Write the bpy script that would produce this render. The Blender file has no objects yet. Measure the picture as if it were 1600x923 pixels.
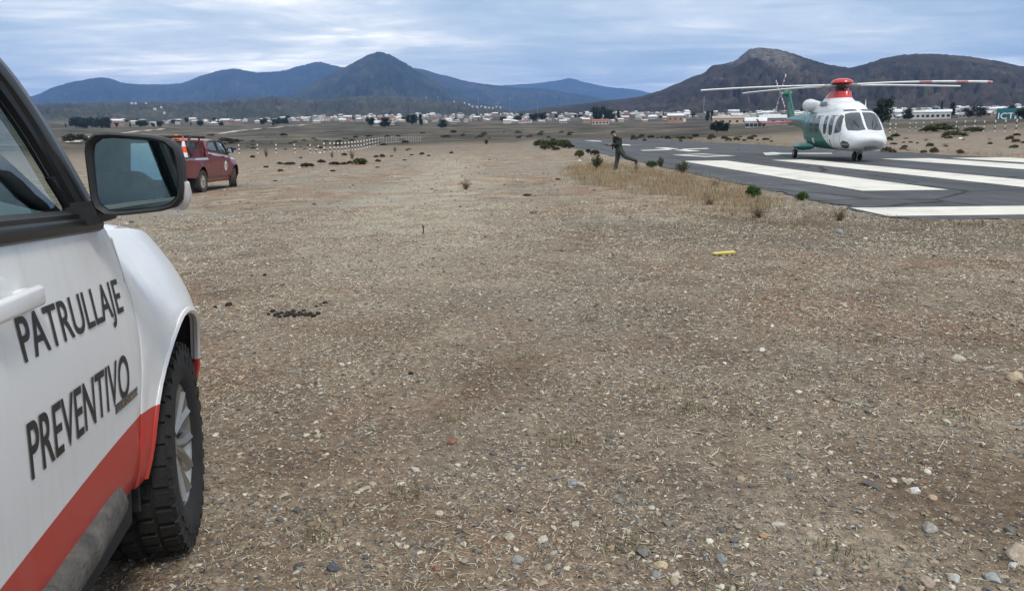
import bpy, bmesh, math, random
import numpy as np
from mathutils import Vector, Matrix, geometry
random.seed(7)
rng = np.random.default_rng(11)
SC = bpy.context.scene
COL = SC.collection
rad = math.radians

# ------------------------------------------------------------------ camera
FPX, CAMH, HOR, ROLL = 1170.0, 1.45, 204.0, rad(0.6)
PITCH = math.atan((461.5 - HOR) / FPX)
cam_d = bpy.data.cameras.new("camera")
cam_d.sensor_width = 36.0
cam_d.lens = FPX / 1600.0 * 36.0
cam_d.clip_start = 0.05
cam_d.clip_end = 60000
cam = bpy.data.objects.new("camera", cam_d)
COL.objects.link(cam)
cam.matrix_world = Matrix.Translation((0, 0, CAMH)) @ Matrix.Rotation(math.pi/2 - PITCH, 4, 'X') @ Matrix.Rotation(-ROLL, 4, 'Z')
SC.camera = cam

# ------------------------------------------------------------------ sky and sun
SUN_EL, SUN_AZ = rad(52), rad(150)      # azimuth clockwise from +Y : behind the camera, to the right
world = bpy.data.worlds.new("World")
SC.world = world
world.use_nodes = True
wn, wl = world.node_tree.nodes, world.node_tree.links
wn.clear()
def N(nodes, typ, **kw):
    n = nodes.new(typ)
    for k, v in kw.items():
        if k.startswith('i_'):
            n.inputs[k[2:].replace('_', ' ')].default_value = v
        else:
            setattr(n, k, v)
    return n
sky = N(wn, 'ShaderNodeTexSky', sky_type='NISHITA', sun_disc=False, sun_elevation=SUN_EL, sun_rotation=SUN_AZ)
sky.air_density = 1.0; sky.dust_density = 1.5; sky.altitude = 300
tc = N(wn, 'ShaderNodeTexCoord')
sep = N(wn, 'ShaderNodeSeparateXYZ')
wl.new(tc.outputs['Generated'], sep.inputs[0])
zc = N(wn, 'ShaderNodeMath', operation='MAXIMUM'); zc.inputs[1].default_value = 0.0
wl.new(sep.outputs['Z'], zc.inputs[0])
za = N(wn, 'ShaderNodeMath', operation='ADD'); za.inputs[1].default_value = 0.075
wl.new(zc.outputs[0], za.inputs[0])
dx = N(wn, 'ShaderNodeMath', operation='DIVIDE'); dy = N(wn, 'ShaderNodeMath', operation='DIVIDE')
wl.new(sep.outputs['X'], dx.inputs[0]); wl.new(za.outputs[0], dx.inputs[1])
wl.new(sep.outputs['Y'], dy.inputs[0]); wl.new(za.outputs[0], dy.inputs[1])
cmb = N(wn, 'ShaderNodeCombineXYZ')
wl.new(dx.outputs[0], cmb.inputs['X']); wl.new(dy.outputs[0], cmb.inputs['Y'])
def wnoise(scale, detail, loc, sxy, rough=0.55, dist=0.0):
    mp = N(wn, 'ShaderNodeMapping'); mp.inputs['Location'].default_value = loc
    mp.inputs['Scale'].default_value = (sxy[0], sxy[1], 1)
    wl.new(cmb.outputs[0], mp.inputs['Vector'])
    n = N(wn, 'ShaderNodeTexNoise', i_Scale=scale, i_Detail=detail, i_Roughness=rough, i_Distortion=dist)
    wl.new(mp.outputs[0], n.inputs['Vector'])
    return n
def wramp(src, stops):
    r = N(wn, 'ShaderNodeValToRGB')
    el = r.color_ramp.elements
    while len(el) < len(stops): el.new(0.5)
    for e, (p, c) in zip(el, stops):
        e.position = p; e.color = (c[0], c[1], c[2], 1)
    wl.new(src, r.inputs[0]); return r
nA = wnoise(0.20, 5, (1.7, 4.3, 0), (1.3, 1.0), 0.5, 0.35)
nB = wnoise(0.55, 6, (7.4, 1.1, 0), (0.75, 1.2), 0.58, 0.6)
mixn = N(wn, 'ShaderNodeMixRGB', blend_type='MIX'); mixn.inputs[0].default_value = 0.5
wl.new(nA.outputs['Fac'], mixn.inputs[1]); wl.new(nB.outputs['Fac'], mixn.inputs[2])
nC = wnoise(1.7, 5, (3.1, 8.6, 0), (.8, 1.5), 0.62, 0.8)
mixn2 = N(wn, 'ShaderNodeMixRGB', blend_type='MIX'); mixn2.inputs[0].default_value = 0.15
wl.new(mixn.outputs[0], mixn2.inputs[1]); wl.new(nC.outputs['Fac'], mixn2.inputs[2]); mixn = mixn2
cloud = wramp(mixn.outputs[0], [(0.40, (.36, .465, .585)), (0.46, (.47, .57, .67)), (0.505, (.61, .685, .75)), (0.545, (.84, .87, .87)), (0.60, (1.35, 1.32, 1.22))])
cover = wramp(mixn.outputs[0], [(0.30, (.72,)*3), (0.45, (.95,)*3)])
skys = N(wn, 'ShaderNodeMixRGB', blend_type='MULTIPLY'); skys.inputs[0].default_value = 1.0
skys.inputs[2].default_value = (.09, .09, .09, 1)
wl.new(sky.outputs[0], skys.inputs[1])
mx = N(wn, 'ShaderNodeMixRGB')
wl.new(cover.outputs[0], mx.inputs[0]); wl.new(skys.outputs[0], mx.inputs[1]); wl.new(cloud.outputs[0], mx.inputs[2])
bg = N(wn, 'ShaderNodeBackground', i_Strength=1.0)
wl.new(mx.outputs[0], bg.inputs[0])
wo = N(wn, 'ShaderNodeOutputWorld')
wl.new(bg.outputs[0], wo.inputs[0])
world.cycles.sampling_method = 'MANUAL'; world.cycles.sample_map_resolution = 512

sun_d = bpy.data.lights.new("sun", 'SUN')
sun_d.energy = 1.7; sun_d.angle = rad(12); sun_d.color = (1.0, .95, .86)
sun = bpy.data.objects.new("sun", sun_d); COL.objects.link(sun)
sd = Vector((math.sin(SUN_AZ)*math.cos(SUN_EL), math.cos(SUN_AZ)*math.cos(SUN_EL), math.sin(SUN_EL)))
sun.rotation_euler = sd.to_track_quat('Z', 'Y').to_euler()
sun.location = (0, 0, 50)
vs = SC.view_settings
vs.view_transform = 'Standard'; vs.look = 'None'; vs.gamma = 1.0; vs.exposure = 0.47; vs.use_curve_mapping = False
SC.cycles.use_denoising = True
SC.cycles.max_bounces = 6; SC.cycles.diffuse_bounces = 2; SC.cycles.transparent_max_bounces = 10
SC.cycles.volume_bounces = 1

# ------------------------------------------------------------------ pixel -> place helpers
def cam_axes():
    f = np.array([0, math.cos(PITCH), -math.sin(PITCH)]); u = np.array([0, math.sin(PITCH), math.cos(PITCH)]); x = np.array([1., 0, 0])
    c, s = math.cos(ROLL), math.sin(ROLL)
    return c*x - s*u, s*x + c*u, f
AX, AU, AF = cam_axes()
def ray(px, py):
    return (px-800)*AX - (py-461.5)*AU + FPX*AF
def azel(px, py):
    d = ray(px, py)
    return math.atan2(d[0], d[1]), math.atan2(d[2], math.hypot(d[0], d[1]))
def at(px, py, z):
    d = ray(px, py); t = (z-CAMH)/d[2]
    return Vector((d[0]*t, d[1]*t, z))

# ------------------------------------------------------------------ terrain height
RW_Z = -0.15
RW_AZ = rad(-1.0)
RX, RY = np.array([math.cos(RW_AZ), -math.sin(RW_AZ)]), np.array([math.sin(RW_AZ), math.cos(RW_AZ)])  # across, along
def ru(px, py):
    p = at(px, py, RW_Z); v = np.array([p.x, p.y]); return float(v@RX), float(v@RY)
RW_L = ru(950, 242.5)[0]; RW_R = ru(1598, 248)[0]; RW_N = ru(1500, 342)[1]; RW_F = 170.0
T_AZ = np.array([-180, -60, -40, -23, -10, 0, 8, 25, 40, 60, 180.])
T_R = np.array([0, 6, 15, 25, 36, 60, 90, 130, 170, 300, 600, 1000, 1400, 2200, 4000, 30000.])
T_Z = np.array([
 [0, 0, -.1, -.2, -.2, -.2, -.2, -.2, -.2, 0, 2, 6, 10, 15, 20, 20],
 [0, 0, -.28, -.45, -.6, -.8, -1.1, -1.3, -1.6, -2, 3, 11, 22, 26, 30, 30],
 [0, 0, -.28, -.45, -.6, -.8, -1.1, -1.3, -1.6, -2, 3, 11, 22, 26, 30, 30],
 [0, 0, -.22, -.41, -.58, -.8, -1.0, -1.3, -1.6, -2.0, 3, 11, 22, 28, 30, 30],
 [0, 0, -.15, -.28, -.36, -.5, -.65, -.75, -1.6, -1.8, 4, 14, 29, 34, 34, 34],
 [0, 0, -.12, -.2, -.24, -.3, -.38, -.45, -1.4, -1.5, 4, 14, 29, 34, 34, 34],
 [0, 0, -.11, -.17, -.2, -.22, -.25, -.3, -1.0, -.6, 4, 14, 28, 34, 34, 34],
 [0, 0, -.10, -.15, -.15, -.1, .2, .5, 1.0, 2.0, 6, 16, 28, 33, 36, 36],
 [0, 0, -.10, -.15, -.15, .15, 1.0, 1.8, 2.4, 4.0, 9, 18, 28, 33, 36, 36],
 [0, 0, -.10, -.15, -.15, .15, 1.0, 1.8, 2.4, 4.0, 9, 18, 28, 33, 36, 36],
 [0, 0, -.1, -.2, -.2, -.2, -.2, -.2, -.2, 0, 2, 6, 10, 15, 20, 20]])
_wv = [(rng.uniform(0, 6.283), rng.uniform(0, 6.283)) for _ in range(24)]
def wavy(x, y, L, k0, n=6):
    s = 0
    for i in range(n):
        a, ph = _wv[(k0+i) % 24]
        f = 6.283/L*(0.7+0.13*i)
        s = s+np.sin((x*np.cos(a)+y*np.sin(a))*f+ph+1.3*np.sin((x*np.sin(a)-y*np.cos(a))*f*.43+ph*2))
    return s/n
def Hn(x, y):
    x = np.asarray(x, float); y = np.asarray(y, float)
    r = np.hypot(x, y); az = np.degrees(np.arctan2(x, y))
    i = np.clip(np.searchsorted(T_AZ, az)-1, 0, len(T_AZ)-2)
    t = (az-T_AZ[i])/(T_AZ[i+1]-T_AZ[i]); t = t*t*(3-2*t)
    lr, lR = np.log(r+3), np.log(T_R+3)
    j = np.clip(np.searchsorted(lR, lr)-1, 0, len(lR)-2)
    s = np.clip((lr-lR[j])/(lR[j+1]-lR[j]), 0, 1)
    z = (T_Z[i, j]*(1-s)+T_Z[i, j+1]*s)*(1-t)+(T_Z[i+1, j]*(1-s)+T_Z[i+1, j+1]*s)*t
    z = z+.012*wavy(x, y, .9, 0)*np.exp(-r/40)+.03*wavy(x, y, 5, 4)*np.clip(r/10, 0, 1)+np.clip((r-60)/300, 0, 1)*(.5*wavy(x, y, 60, 8)+1.2*wavy(x, y, 260, 13)*np.clip((r-200)/600, 0, 1))
    a = x*RX[0]+y*RX[1]; b = x*RY[0]+y*RY[1]
    d = np.maximum(np.maximum(RW_L-a, a-RW_R), np.maximum(RW_N-b, (b-(RW_F-35))*.35))
    w = np.clip(d/5.0, 0, 1); w = w*w*(3-2*w)
    w = np.where(d < 0, 0, w)
    z = z*w+RW_Z*(1-w)
    z = z-np.where(d < .05, .02, 0)*(b < RW_F-30)
    return z
def H(x, y): return float(Hn(x, y))
_TS = np.geomspace(1.0, 2500, 2600)
def atg(px, py):
    d = ray(px, py); k = math.hypot(d[0], d[1]); x, y, s = d[0]/k, d[1]/k, d[2]/k
    t = _TS; g = CAMH+t*s-Hn(x*t, y*t); i = int(np.argmax(g < 0))
    if g[i] >= 0: i = len(t)-1
    i = max(i, 1); q = g[i-1]/(g[i-1]-g[i]) if g[i] < 0 else 1.0
    r = t[i-1]+(t[i]-t[i-1])*q
    return Vector((x*r, y*r, H(x*r, y*r)))
def polar(px, dist):           # a place on the ground, seen at picture column px, at this distance
    a, _ = azel(px, 204); return Vector((math.sin(a)*dist, math.cos(a)*dist, H(math.sin(a)*dist, math.cos(a)*dist)))

# ------------------------------------------------------------------ objects
def tag(o, label=None, cat=None, group=None, kind=None):
    for k, v in (('label', label), ('category', cat), ('group', group), ('kind', kind)):
        if v: o[k] = v
    return o
def empty(name, loc=(0, 0, 0), rz=0.0):
    o = bpy.data.objects.new(name, None); COL.objects.link(o)
    o.location = loc; o.rotation_euler = (0, 0, rz); o.empty_display_size = .1
    return o
def copy_tree(o, parent=None):
    c = o.copy(); COL.objects.link(c); c.parent = parent
    for ch in list(o.children): copy_tree(ch, c)
    return c
def mobj(name, me, parent=None, mats=()):
    for m in mats: me.materials.append(m)
    o = bpy.data.objects.new(name, me); COL.objects.link(o)
    if parent: o.parent = parent
    return o
def npmesh(name, V, F, smooth=False, mi=None, colors=None, tri=True):
    """V (n,3), F (m,k) arrays"""
    me = bpy.data.meshes.new(name)
    V = np.asarray(V, np.float32); F = np.asarray(F, np.int32); k = F.shape[1]
    me.vertices.add(len(V)); me.vertices.foreach_set('co', V.ravel())
    me.loops.add(F.size); me.loops.foreach_set('vertex_index', F.ravel())
    me.polygons.add(len(F)); me.polygons.foreach_set('loop_start', np.arange(0, F.size, k, dtype=np.int32))
    try: me.polygons.foreach_set('loop_total', np.full(len(F), k, np.int32))
    except Exception: pass
    if mi is not None: me.polygons.foreach_set('material_index', np.asarray(mi, np.int32))
    me.polygons.foreach_set('use_smooth', np.full(len(F), smooth, bool))
    if colors is not None:
        ca = me.color_attributes.new('Col', 'FLOAT_COLOR', 'POINT')
        C4 = np.ones((len(V), 4), np.float32); C4[:, :3] = colors
        ca.data.foreach_set('color', C4.ravel())
    me.update(calc_edges=True); me.validate()
    return me

class MB:
    def __init__(s): s.v, s.f, s.m = [], [], []
    def add(s, vs, fs, mi=0):
        o = len(s.v); s.v += [tuple(p) for p in vs]; s.f += [tuple(i+o for i in f) for f in fs]; s.m += [mi]*len(fs); return s
    def box(s, c, d, R=None, mi=0):
        P = [Vector(((i-.5)*d[0], (j-.5)*d[1], (k-.5)*d[2])) for i in (0, 1) for j in (0, 1) for k in (0, 1)]
        if R is not None: P = [R @ p for p in P]
        return s.add([p+Vector(c) for p in P], [(0, 1, 3, 2), (4, 6, 7, 5), (0, 4, 5, 1), (2, 3, 7, 6), (0, 2, 6, 4), (1, 5, 7, 3)], mi)
    def rbox(s, c, d, b=.02, R=None, seg=3, mi=0):
        hx, hy, hz = d[0]/2, d[1]/2, d[2]/2; b = min(b, hx*.98, hy*.98, hz*.98); rings = []
        lv = []
        for q in range(seg+1):
            a = q/seg*math.pi/2; lv.append((-hz+b-b*math.cos(a), b-b*math.sin(a)))
        lv += [(-z, i) for z, i in reversed(lv)]
        for z, ins in lv:
            ring = []
            for (sx, sy, a0) in ((1, 1, 0), (-1, 1, 90), (-1, -1, 180), (1, -1, 270)):
                for q in range(seg+1):
                    a = rad(a0+90*q/seg); r = max(b-ins, 1e-4)
                    ring.append(Vector((sx*(hx-b)+r*math.cos(a), sy*(hy-b)+r*math.sin(a), z)))
            rings.append(ring)
        if R is not None: rings = [[R @ p for p in r] for r in rings]
        return s.loft([[p+Vector(c) for p in r] for r in rings], mi=mi)
    def loft(s, rings, closed=True, caps=True, mi=0):
        n = len(rings[0]); vs = [p for r in rings for p in r]; fs = []
        for i in range(len(rings)-1):
            for j in range(n if closed else n-1):
                a, b = i*n+j, i*n+(j+1) % n; fs.append((a, b, b+n, a+n))
        if caps and closed:
            fs.append(tuple(range(n-1, -1, -1))); fs.append(tuple(range((len(rings)-1)*n, len(rings)*n)))
        return s.add(vs, fs, mi)
    def tube(s, path, r, n=8, mi=0, flat=1.0, caps=True):
        path = [Vector(p) for p in path]; rings = []
        if not hasattr(r, '__len__'): r = [r]*len(path)
        up = None
        for i, p in enumerate(path):
            t = (path[min(i+1, len(path)-1)]-path[max(i-1, 0)]).normalized()
            if up is None:
                up = Vector((0, 0, 1)) if abs(t.z) < .9 else Vector((1, 0, 0))
            sd_ = t.cross(up).normalized(); up = sd_.cross(t).normalized()
            rings.append([p+(sd_*math.cos(6.28318*k/n)*flat+up*math.sin(6.28318*k/n))*r[i] for k in range(n)])
        return s.loft(rings, caps=caps, mi=mi)
    def lathe(s, prof, c=(0, 0, 0), axis='Z', n=24, mi=0, caps=False):
        rings = []
        for (r, h) in prof:
            ring = []
            for k in range(n):
                a = 6.28318530718*k/n; x, y = r*math.cos(a), r*math.sin(a)
                p = {'Z': (x, y, h), 'X': (h, x, y), 'Y': (y, h, x)}[axis]
                ring.append(Vector(p)+Vector(c))
            rings.append(ring)
        return s.loft(rings, caps=caps, mi=mi)
    def grid(s, fn, nu, nv, mi=0):
        vs = [fn(i/nu, j/nv) for i in range(nu+1) for j in range(nv+1)]
        fs = [(i*(nv+1)+j, (i+1)*(nv+1)+j, (i+1)*(nv+1)+j+1, i*(nv+1)+j+1) for i in range(nu) for j in range(nv)]
        return s.add(vs, fs, mi)
    def prism(s, outline, fn0, fn1, mi=0):
        n = len(outline); vs = [fn0(*p) for p in outline]+[fn1(*p) for p in outline]
        return s.add(vs, [tuple(range(n)), tuple(range(2*n-1, n-1, -1))]+[(i, (i+1) % n, (i+1) % n+n, i+n) for i in range(n)], mi)
    def panel(s, outline, fn, step=.06, r=.006, thick=.018, mi=0):
        B = []
        for i, p in enumerate(outline):
            q = outline[(i+1) % len(outline)]; L = math.hypot(q[0]-p[0], q[1]-p[1]); k = max(1, int(math.ceil(L/step)))
            for t in range(k): B.append((p[0]+(q[0]-p[0])*t/k, p[1]+(q[1]-p[1])*t/k))
        B = np.array(B); n = len(B); Bn = np.roll(B, -1, 0); E = Bn-B
        def inside(P):
            c = np.zeros(len(P), bool)
            for a, b in zip(B, Bn):
                cr = ((a[1] > P[:, 1]) != (b[1] > P[:, 1]))
                with np.errstate(divide='ignore', invalid='ignore'):
                    xx = (b[0]-a[0])*(P[:, 1]-a[1])/(b[1]-a[1])+a[0]
                c ^= cr & (P[:, 0] < xx)
            return c
        def dist(P):
            d = np.full(len(P), 1e9)
            for a, e in zip(B, E):
                t = np.clip(((P-a)@e)/max(e@e, 1e-12), 0, 1); d = np.minimum(d, np.hypot(*(P-a-t[:, None]*e).T))
            return d
        area = .5*np.sum(B[:, 0]*Bn[:, 1]-Bn[:, 0]*B[:, 1]); sg = 1 if area > 0 else -1
        tg = Bn-np.roll(B, 1, 0); tg /= np.maximum(np.hypot(*tg.T), 1e-9)[:, None]; nr = np.stack([-tg[:, 1], tg[:, 0]], 1)*sg
        pts = [B]
        for k in (.3, 1.05):
            P = B+nr*r*k; ok = inside(P); P = P[ok]; pts.append(P[dist(P) > r*k*.7])
        gx = np.arange(B[:, 0].min(), B[:, 0].max(), step); gy = np.arange(B[:, 1].min(), B[:, 1].max(), step)
        G = np.array([(a+(step/2 if (j % 2) else 0), b) for j, b in enumerate(gy) for a in gx])
        if len(G):
            G = G[inside(G)]
            if len(G): pts.append(G[dist(G) > max(r*1.6, step*.35)])
        A = np.concatenate(pts)
        res = geometry.delaunay_2d_cdt([Vector(p) for p in A], [(i, (i+1) % n) for i in range(n)], [], 1, 1e-6)
        P2 = np.array([tuple(v) for v in res[0]]); d = dist(P2); dd = np.clip(r-d, 0, r)
        drop = r-np.sqrt(np.maximum(r*r-dd*dd, 0))
        vs = [fn(p[0], p[1], q) for p, q in zip(P2, drop)]
        fs = [tuple(f) for f in res[2]]
        mp = {}
        for k, o in enumerate(res[3]):
            for q in o:
                if q < n: mp[q] = k
        base = len(vs)
        idx = [mp.get(i) for i in range(n)]
        for i in range(n): vs.append(fn(B[i][0], B[i][1], thick))
        for i in range(n):
            j = (i+1) % n
            if idx[i] is not None and idx[j] is not None: fs.append((idx[i], idx[j], base+j, base+i))
        return s.add(vs, fs, mi)
    def build(s, name, mats, parent=None, smooth=40, M=None):
        me = bpy.data.meshes.new(name)
        V = [M @ Vector(p) for p in s.v] if M is not None else s.v
        me.from_pydata(V, [], s.f); me.update()
        bm = bmesh.new(); bm.from_mesh(me); bmesh.ops.recalc_face_normals(bm, faces=bm.faces); bm.to_mesh(me); bm.free()
        if not isinstance(mats, (list, tuple)): mats = [mats]
        for m in mats: me.materials.append(m)
        if len(mats) > 1: me.polygons.foreach_set('material_index', s.m)
        if smooth:
            me.polygons.foreach_set('use_smooth', [True]*len(me.polygons)); me.set_sharp_from_angle(angle=rad(smooth))
        o = bpy.data.objects.new(name, me); COL.objects.link(o)
        if parent: o.parent = parent
        return o

# ------------------------------------------------------------------ materials
def newmat(name):
    m = bpy.data.materials.new(name); m.use_nodes = True
    nt = m.node_tree; nt.nodes.clear()
    out = nt.nodes.new('ShaderNodeOutputMaterial'); b = nt.nodes.new('ShaderNodeBsdfPrincipled')
    nt.links.new(b.outputs[0], out.inputs[0])
    return m, nt.nodes, nt.links, b, out
def ramp(nodes, links, src, stops):
    r = nodes.new('ShaderNodeValToRGB'); el = r.color_ramp.elements
    while len(el) < len(stops): el.new(0.5)
    for e, (p, c) in zip(el, stops):
        e.position = p
        e.color = (c, c, c, 1) if not hasattr(c, '__len__') else (c[0], c[1], c[2], 1)
    links.new(src, r.inputs[0]); return r
def noise(nodes, links, vec, scale, detail=4, rough=.55, dist=0):
    n = N(nodes, 'ShaderNodeTexNoise', i_Scale=scale, i_Detail=detail, i_Roughness=rough, i_Distortion=dist)
    if vec is not None: links.new(vec, n.inputs['Vector'])
    return n
def mixc(nodes, links, fac, a, b, mode='MIX'):
    m = nodes.new('ShaderNodeMixRGB'); m.blend_type = mode
    for k, v in ((0, fac), (1, a), (2, b)):
        if hasattr(v, 'is_linked') or hasattr(v, 'links'): links.new(v, m.inputs[k])
        elif k == 0: m.inputs[0].default_value = v
        else: m.inputs[k].default_value = (v[0], v[1], v[2], 1)
    return m
def mat(name, col, rough=.6, metal=0, var=.12, scale=9, bump=0, bscale=None, coat=0, col2=None, spec=None, detail=4):
    m, nd, lk, b, out = newmat(name)
    t = N(nd, 'ShaderNodeTexCoord'); n = noise(nd, lk, t.outputs['Object'], scale, detail)
    c2 = col2 or tuple(min(1, c*(1+var)) for c in col); c1 = tuple(c*(1-var) for c in col) if not col2 else col
    r = ramp(nd, lk, n.outputs['Fac'], [(.3, c1), (.7, c2)])
    lk.new(r.outputs[0], b.inputs['Base Color'])
    b.inputs['Roughness'].default_value = rough; b.inputs['Metallic'].default_value = metal
    if coat: b.inputs['Coat Weight'].default_value = coat; b.inputs['Coat Roughness'].default_value = .06
    if spec is not None: b.inputs['Specular IOR Level'].default_value = spec
    if bump:
        n2 = noise(nd, lk, t.outputs['Object'], bscale or scale*4, 5)
        bp = nd.new('ShaderNodeBump'); bp.inputs['Strength'].default_value = bump; bp.inputs['Distance'].default_value = .02
        lk.new(n2.outputs['Fac'], bp.inputs['Height']); lk.new(bp.outputs[0], b.inputs['Normal'])
    return m
def paint(name, col, low=None, zcut=None, dust=.25, dusty=(.30, .235, .17), rough=.28, dz=(.35, .8)):
    """car paint; road dust that gets thicker towards the sills; optional second colour under a line"""
    m, nd, lk, b, out = newmat(name)
    t = N(nd, 'ShaderNodeTexCoord'); sp = N(nd, 'ShaderNodeSeparateXYZ'); lk.new(t.outputs['Object'], sp.inputs[0])
    base = None
    if low:
        a = N(nd, 'ShaderNodeMath', operation='MULTIPLY_ADD'); lk.new(sp.outputs['X'], a.inputs[0]); a.inputs[1].default_value = zcut[1]; a.inputs[2].default_value = zcut[0]
        g = N(nd, 'ShaderNodeMath', operation='LESS_THAN'); lk.new(sp.outputs['Z'], g.inputs[0]); lk.new(a.outputs[0], g.inputs[1])
        base = mixc(nd, lk, g.outputs[0], col, low).outputs[0]
    n = noise(nd, lk, t.outputs['Object'], 5, 6, .65)
    mr = N(nd, 'ShaderNodeMapRange'); lk.new(sp.outputs['Z'], mr.inputs[0]); mr.inputs[1].default_value = dz[1]; mr.inputs[2].default_value = dz[0]
    f = N(nd, 'ShaderNodeMath', operation='MULTIPLY'); lk.new(mr.outputs[0], f.inputs[0]); lk.new(n.outputs['Fac'], f.inputs[1])
    f2 = N(nd, 'ShaderNodeMath', operation='MULTIPLY_ADD'); lk.new(f.outputs[0], f2.inputs[0]); f2.inputs[1].default_value = dust*2; f2.inputs[2].default_value = .03
    st_ = N(nd, 'ShaderNodeMapping'); st_.inputs['Scale'].default_value = (9, 9, 1.2); lk.new(t.outputs['Object'], st_.inputs['Vector']); sn = noise(nd, lk, st_.outputs[0], 2.2, 5, .7); sr = ramp(nd, lk, sn.outputs['Fac'], [(.50, 0), (.75, .14)])
    fa = N(nd, 'ShaderNodeMath', operation='ADD'); lk.new(f2.outputs[0], fa.inputs[0]); lk.new(sr.outputs[0], fa.inputs[1]); f2 = fa
    c = mixc(nd, lk, f2.outputs[0], base if base is not None else col, dusty)
    lk.new(c.outputs[0], b.inputs['Base Color'])
    rr = N(nd, 'ShaderNodeMath', operation='MULTIPLY_ADD'); lk.new(f2.outputs[0], rr.inputs[0]); rr.inputs[1].default_value = .8; rr.inputs[2].default_value = rough
    lk.new(rr.outputs[0], b.inputs['Roughness'])
    b.inputs['Coat Weight'].default_value = .35; b.inputs['Coat Roughness'].default_value = .12
    return m
def glass(name, tint=(.75, .85, .84), refl=1.0, rough=.01, base=.04):
    m, nd, lk, b, out = newmat(name); nd.remove(b)
    tr = nd.new('ShaderNodeBsdfTransparent'); tr.inputs[0].default_value = (*tint, 1)
    gl = nd.new('ShaderNodeBsdfGlossy'); gl.inputs['Roughness'].default_value = rough
    t = N(nd, 'ShaderNodeTexCoord'); n = noise(nd, lk, t.outputs['Object'], 3, 3)
    r = ramp(nd, lk, n.outputs['Fac'], [(.3, (.85*refl, .9*refl, .92*refl)), (.7, (.95*refl, .97*refl, refl))]); lk.new(r.outputs[0], gl.inputs[0])
    fr = nd.new('ShaderNodeFresnel'); fr.inputs[0].default_value = 1.75
    mxs = nd.new('ShaderNodeMixShader'); lk.new(fr.outputs[0], mxs.inputs[0]); lk.new(tr.outputs[0], mxs.inputs[1]); lk.new(gl.outputs[0], mxs.inputs[2])
    lk.new(mxs.outputs[0], out.inputs[0]); return m
def vcol_mat(name, rough=.8, bump=0, bscale=60, transl=0, spec=None):
    m, nd, lk, b, out = newmat(name)
    a = N(nd, 'ShaderNodeVertexColor', layer_name='Col')
    t = N(nd, 'ShaderNodeTexCoord'); n = noise(nd, lk, t.outputs['Object'], bscale, 3)
    r = ramp(nd, lk, n.outputs['Fac'], [(.25, .72), (.75, 1.0)])
    c = mixc(nd, lk, 1.0, a.outputs[0], r.outputs[0], 'MULTIPLY'); lk.new(c.outputs[0], b.inputs['Base Color'])
    b.inputs['Roughness'].default_value = rough
    if spec is not None: b.inputs['Specular IOR Level'].default_value = spec
    if bump:
        bp = nd.new('ShaderNodeBump'); bp.inputs['Strength'].default_value = bump; bp.inputs['Distance'].default_value = .01
        lk.new(n.outputs['Fac'], bp.inputs['Height']); lk.new(bp.outputs[0], b.inputs['Normal'])
    return m

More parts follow.
